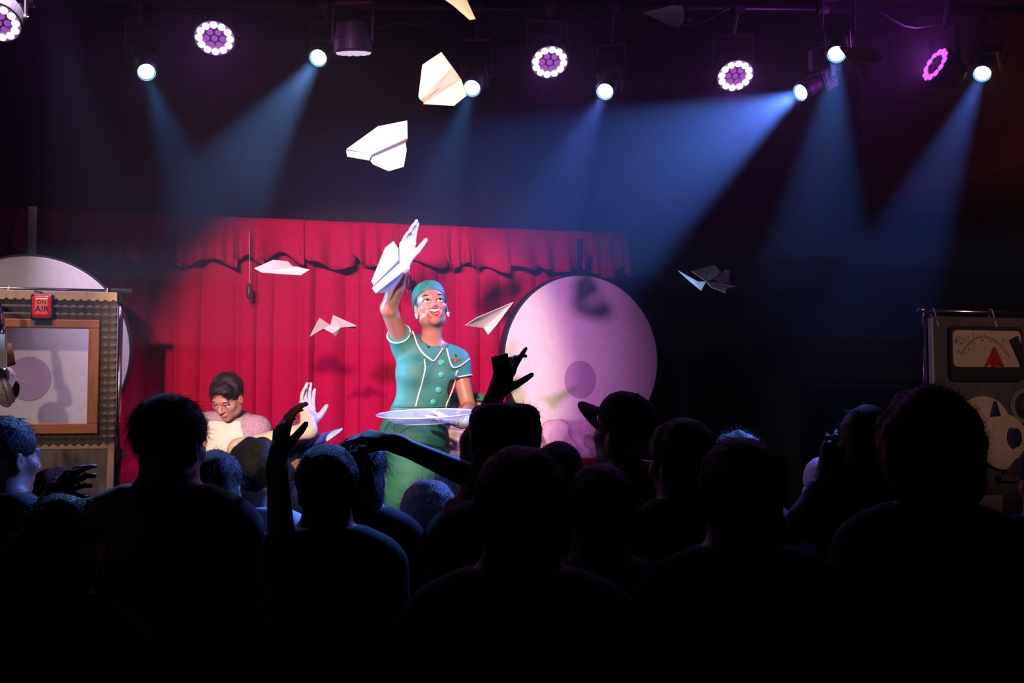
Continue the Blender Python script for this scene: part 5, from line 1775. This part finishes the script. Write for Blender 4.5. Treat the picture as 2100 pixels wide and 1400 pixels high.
    ho = t.part('hair', None, None, me=mesh('hair', V, Q, [hm], True))
    nst = (2600 if d < 2.9 else 1300)
    if hair in ('short', 'long', 'bun', 'cap'):
        W, Q2 = strands(V, Q, nst, .035 if hair != 'long' else .06, .0011, int(px) + 3, .003, crown=hl_((0, .05, .13)), seg=3)
        t.part('combed_strands', None, None, me=mesh('combed_strands', W, Q2, [hm], True), kind='stuff', parent=ho)
    if fuzz:
        up_mask = V[:, 2] > H - .16
        W, Q2 = strands(V, Q, fuzz, fuzz_len, .0008, int(px), .006, .15, up_mask)
        t.part('hair_strands', None, None, me=mesh('hair_strands', W, Q2, [hm], True), kind='stuff', parent=ho)
    return t, hl_, hR

def cap_on(t, hl_, hR, m, m2, face_up=8, brim=1.0):
    """baseball cap: panelled dome, curved brim, button"""
    R = hR @ rotx(math.radians(-face_up))
    c = hl_((0, .012, .035))
    rows = [(1.0, .0), (1.01, .02), (.97, .045), (.84, .072), (.60, .092), (.30, .102), (.02, .104)]
    V = []
    for r, z in rows:
        for q_ in range(36):
            w = 2 * PI * q_ / 36
            V.append(c + R @ np.array([r * .088 * math.cos(w), r * .106 * math.sin(w), z]))
    F = [(i * 36 + q_, i * 36 + (q_ + 1) % 36, (i + 1) * 36 + (q_ + 1) % 36, (i + 1) * 36 + q_) for i in range(len(rows) - 1) for q_ in range(36)]
    dome = t.part('cap_crown', thicken((np.array(V), F), .003), m, smooth=True)
    def bf(s, u):
        a = (s - .5) * 2
        w = -PI / 2 + a * 1.05
        x0, y0 = .088 * math.cos(w), .106 * math.sin(w)
        L_ = .085 * brim * max(0.0, 1 - abs(a) ** 2.6)
        return c + R @ np.array([x0 * (1 + .08 * u), y0 - L_ * u, .004 - .030 * a * a - .012 * u])
    t.part('cap_brim', thicken(grid(bf, 25, 8), .004), m2, smooth=True)
    t.part('cap_button', xf(sphere((0, 0, 0), .008, 10, 6), R, c + R @ np.array([0, 0, .105])), m, parent=dome, smooth=True)

S_FAIR, S_MID, S_DARK = (0.48, 0.29, 0.20), (0.30, 0.16, 0.10), (0.12, 0.06, 0.04)
W_DK, W_NV, W_OL = (0.018, 0.018, 0.02), (0.012, 0.014, 0.03), (0.06, 0.065, 0.045)

audience('person with cropped hair edged in blue standing at the end by the window board', 8, 846, 3.0, 160, 'short', 'black', skin=S_MID, shirt=W_NV, turn=-12, hair_amp=.002, hs=(.97, .97, .95))
audience('person with auburn hair standing close before the window board', 112, 956, 3.7, 175, 'short', 'auburn', skin=S_FAIR, shirt=W_DK, wide=.9)
audience('person with blue-lit tied hair holding a hand up to the head', 135, 1002, 2.32, 172, 'bun', 'brown', skin=S_FAIR, shirt=W_DK, wide=.88, vox=.0075, fuzz=300, fuzz_len=.03,
         arms=[dict(side='L', elbow=P(5, 1190, 2.25), wrist=P(62, 1090, 2.32), f=np.array([.5, .2, .85]), n=np.array([.5, .6, -.2]), curl=(.35, .35, .4, .4), thumb=1, sleeve=False)])
audience('tall dark haired person in olive collared shirt in front of the seated man', 350, 804, 2.62, 178, 'short', 'black', skin=S_MID, shirt=W_OL, wide=1.08, turn=-14, vox=.0075, fuzz=300, fuzz_len=.012, hair_h=.022, hs=(1.06, 1.04, 1.04))
audience('person with long blue-lit hair beyond the olive shirted one', 442, 918, 3.28, 176, 'long', 'brown', skin=S_FAIR, shirt=W_DK, wide=.88, fuzz=200)
audience('curly haired person in white shirt stretching a bare hand towards the stage', 528, 892, 3.70, 178, 'curly', 'black', skin=(0.60, 0.46, 0.40), shirt=(0.78, 0.78, 0.80), wide=.9, vox=.006, fuzz=300, fuzz_len=.016, arm_r=1.1,
         arms=[dict(side='L', elbow=P(492, 922, 3.74), wrist=P(634, 880, 3.80), f=np.array([-.20, .55, .82]), n=np.array([.78, -.5, .25]), curl=(.08, .12, .18, .32), thumb=1, th=(.72, .2), spread=.08)])
tcap, f1, r1 = audience('person in pale blue-grey baseball cap looking along the stage', 606, 857, 4.06, 108, 'cap', 'black', skin=S_MID, shirt=W_DK, wide=.85, tilt=6)
cap_on(tcap, f1, r1, mat('maroon_cap_cloth', (0.16, 0.02, 0.03), 0.8), mat('blue_grey_cap_cloth', (0.46, 0.56, 0.66), 0.7), 16, 1.15)
audience('broad dark haired person raising one bent hand beside the head', 672, 906, 2.93, 181, 'short', 'black', skin=S_DARK, shirt=W_DK, wide=1.0, vox=.006, fuzz=300, fuzz_len=.012, hair_h=.025, hs=(1.05, 1.04, 1.06),
         arms=[dict(side='L', elbow=P(577, 1110, 2.80), wrist=P(568, 955, 2.84), f=np.array([.10, .12, 1.0]), n=np.array([.75, .6, 0.1]), curl=(.35, .45, .5, .55), thumb=-1, th=(.75, .1), sleeve=False)])
audience('person with sleek shiny black hair behind the one with the bent hand', 742, 890, 3.3, 186, 'long', 'black', skin=S_FAIR, shirt=W_DK, wide=.85, turn=-18, hair_amp=.0012)
audience('person with pale frizzy hair catching blue light before the green skirt', 880, 978, 3.64, 184, 'curly', 'grey', skin=S_FAIR, shirt=W_DK, wide=.85, fuzz=900, fuzz_len=.035, hair_amp=.006)
audience('person with fluffy grey hair peeping over the outstretched arm', 938, 922, 4.0, 180, 'curly', 'grey', skin=S_FAIR, shirt=W_DK, wide=.8, fuzz=900, fuzz_len=.03, hs=(.85, .85, .85))
tk, _, _ = audience('person with tall flat-topped hair stretching one arm sideways', 1036, 822, 2.85, 180, 'flat', 'black', skin=S_DARK, shirt=W_DK, vox=.0065, fuzz=900, fuzz_len=.016, head_s=.98,
         arms=[dict(side='L', elbow=P(985, 985, 3.02), wrist=P(815, 910, 3.12), f=np.array([-1.0, .1, .22]), n=np.array([0, .4, -1.0]), curl=(.5, .55, .6, .6), thumb=1, sleeve=False)])
tw, _, _ = audience('person hidden behind the tall flat-topped hair holding a phone up high', 1040, 868, 3.25, 180, 'short', 'brown', skin=S_MID, shirt=W_NV, vox=.006, wide=.7,
         arms=[dict(side='L', elbow=P(968, 905, 3.30), wrist=P(1012, 820, 3.32), f=np.array([.35, .05, .9]), n=np.array([.6, .75, 0.1]), curl=(.1, .5, .55, .6), thumb=-1, th=(.8, .2))])
audience('person with round dark head in front of the flat-topped hair', 1068, 912, 1.95, 180, 'short', 'black', skin=S_DARK, shirt=W_DK, vox=.0075, fuzz=300, fuzz_len=.012, hs=(1.05, 1.05, 1.03), head_s=1.02)
audience('short person edged in cyan below the crumpled pink cloth', 1146, 902, 3.75, 178, 'short', 'black', skin=S_FAIR, shirt=W_DK, wide=.8, hair_amp=.002)
tn, f2, r2 = audience('person in black baseball cap with the brim turned to one side before the disc', 1280, 800, 3.36, 228, 'cap', 'black', skin=S_MID, shirt=W_DK, wide=.9, tilt=10)
cap_on(tn, f2, r2, mat('black_cap_cloth', (0.012, 0.012, 0.014), 0.85), mat('black_cap_cloth', (0.012, 0.012, 0.014), 0.85), 14, 1.1)
audience('person with smooth short hair and sloping shoulder below the black cap', 1232, 946, 2.45, 176, 'short', 'brown', skin=S_MID, shirt=W_DK, wide=.85, hair_amp=.003)
tp_, f3, r3 = audience('person with dark hair and cyan glinting glasses turned towards the pink heap', 1398, 856, 2.95, 205, 'short', 'black', skin=S_MID, shirt=W_DK, wide=.9, turn=12, hs=(1.04, 1.04, 1.04))
audience('person with blue-lit wispy hair showing over the round dark head', 1512, 874, 3.6, 180, 'curly', 'grey', skin=S_FAIR, shirt=W_DK, wide=.85, fuzz=900, fuzz_len=.03, hs=(.9, .9, .9))
audience('person with large round dark head standing before the empty dark backdrop', 1520, 897, 2.2, 180, 'short', 'black', skin=S_DARK, shirt=W_DK, wide=1.0, vox=.0075, head_s=1.04, hs=(1.06, 1.06, 1.04), fuzz=300, fuzz_len=.012)
ts, f4, r4 = audience('person in white cap and pale teal shirt beyond the raised dark arm', 1698, 932, 3.75, 176, 'cap', 'black', skin=S_FAIR, shirt=(0.22, 0.46, 0.50), wide=.85, shirt_name='pale_teal_shirt')
cap_on(ts, f4, r4, mat('white_cap_cloth', (0.75, 0.75, 0.78), 0.7), mat('white_cap_cloth', (0.75, 0.75, 0.78), 0.7), 0, .9)
audience('person with violet-edged hair lifting an arm next to the great rounded hair', 1778, 822, 3.05, 182, 'long', 'black', skin=S_DARK, shirt=W_DK, wide=.85, hs=(.92, .95, .95),
         arms=[dict(side='L', elbow=P(1652, 1070, 3.0), wrist=P(1690, 985, 3.05), f=np.array([.35, .1, .9]), n=np.array([.3, .9, 0.0]), curl=(.3, .4, .5, .5), thumb=-1)])
audience('person with great rounded black hair standing before the meter board', 1902, 780, 2.5, 180, 'afro', 'black', skin=S_DARK, shirt=W_NV, wide=1.08, vox=.0075, fuzz=2200, fuzz_len=.022, hs=(.92, .92, .95))
audience('person in dark blue jacket at the far end below the cream dials', 2150, 900, 3.1, 178, 'short', 'black', skin=S_MID, shirt=(0.015, 0.015, 0.05), wide=1.05)

# glasses and ear stud of the person turned aside
gcen = [f3((g * .034, -.098, .004)) for g in (-1, 1)]
gl_o = Thing('eyeglasses', 'thin framed eyeglasses worn before the empty dark backdrop', 'glasses', tp_.M[:3, :3] @ f3((0, -.1, 0)) + tp_.M[:3, 3], tp_.M[:3, :3])
sh_ = f3((0, -.1, 0))
for g, c_ in zip((-1, 1), gcen):
    gl_o.part('lens_rim', xf(ring_torus(.024, .002, 24, 6), r3 @ rotx(PI / 2), c_ - sh_), M_METAL)
    gl_o.part('temple_arm', tube([c_ - sh_ + r3 @ np.array([g * .024, 0, .004]), f3((g * .084, -.02, .008)) - sh_, f3((g * .086, .04, -.004)) - sh_], .002, 6), M_CHROME)
gl_o.part('bridge', tube([gcen[0] - sh_ + r3 @ np.array([.024, 0, .004]), gcen[1] - sh_ + r3 @ np.array([-.024, 0, .004])], .002, 6), M_METAL)

# phone held up by the hidden person
pc = P(1030, 765, 3.30)
Rp = rotz(-0.35) @ roty(math.radians(-14)) @ rotx(-0.2)
ph = Thing('phone', 'dark blue phone held upright before the edge of the disc', 'phone', pc - Rp @ np.array([0, 0, .06]), Rp)
ph.part('case', box((0, 0, .06), (.060, .010, .125)), mat('dark_blue_glass', (0.02, 0.05, 0.12), 0.15), bevel=.006)
ph.part('screen', box((0, .0055, .06), (.054, .001, .112)), mat('phone_screen', (0.01, 0.02, 0.05), 0.1))
ph.part('camera_bump', box((-.016, -.0065, .105), (.018, .003, .022)), M_BLACK, bevel=.001)
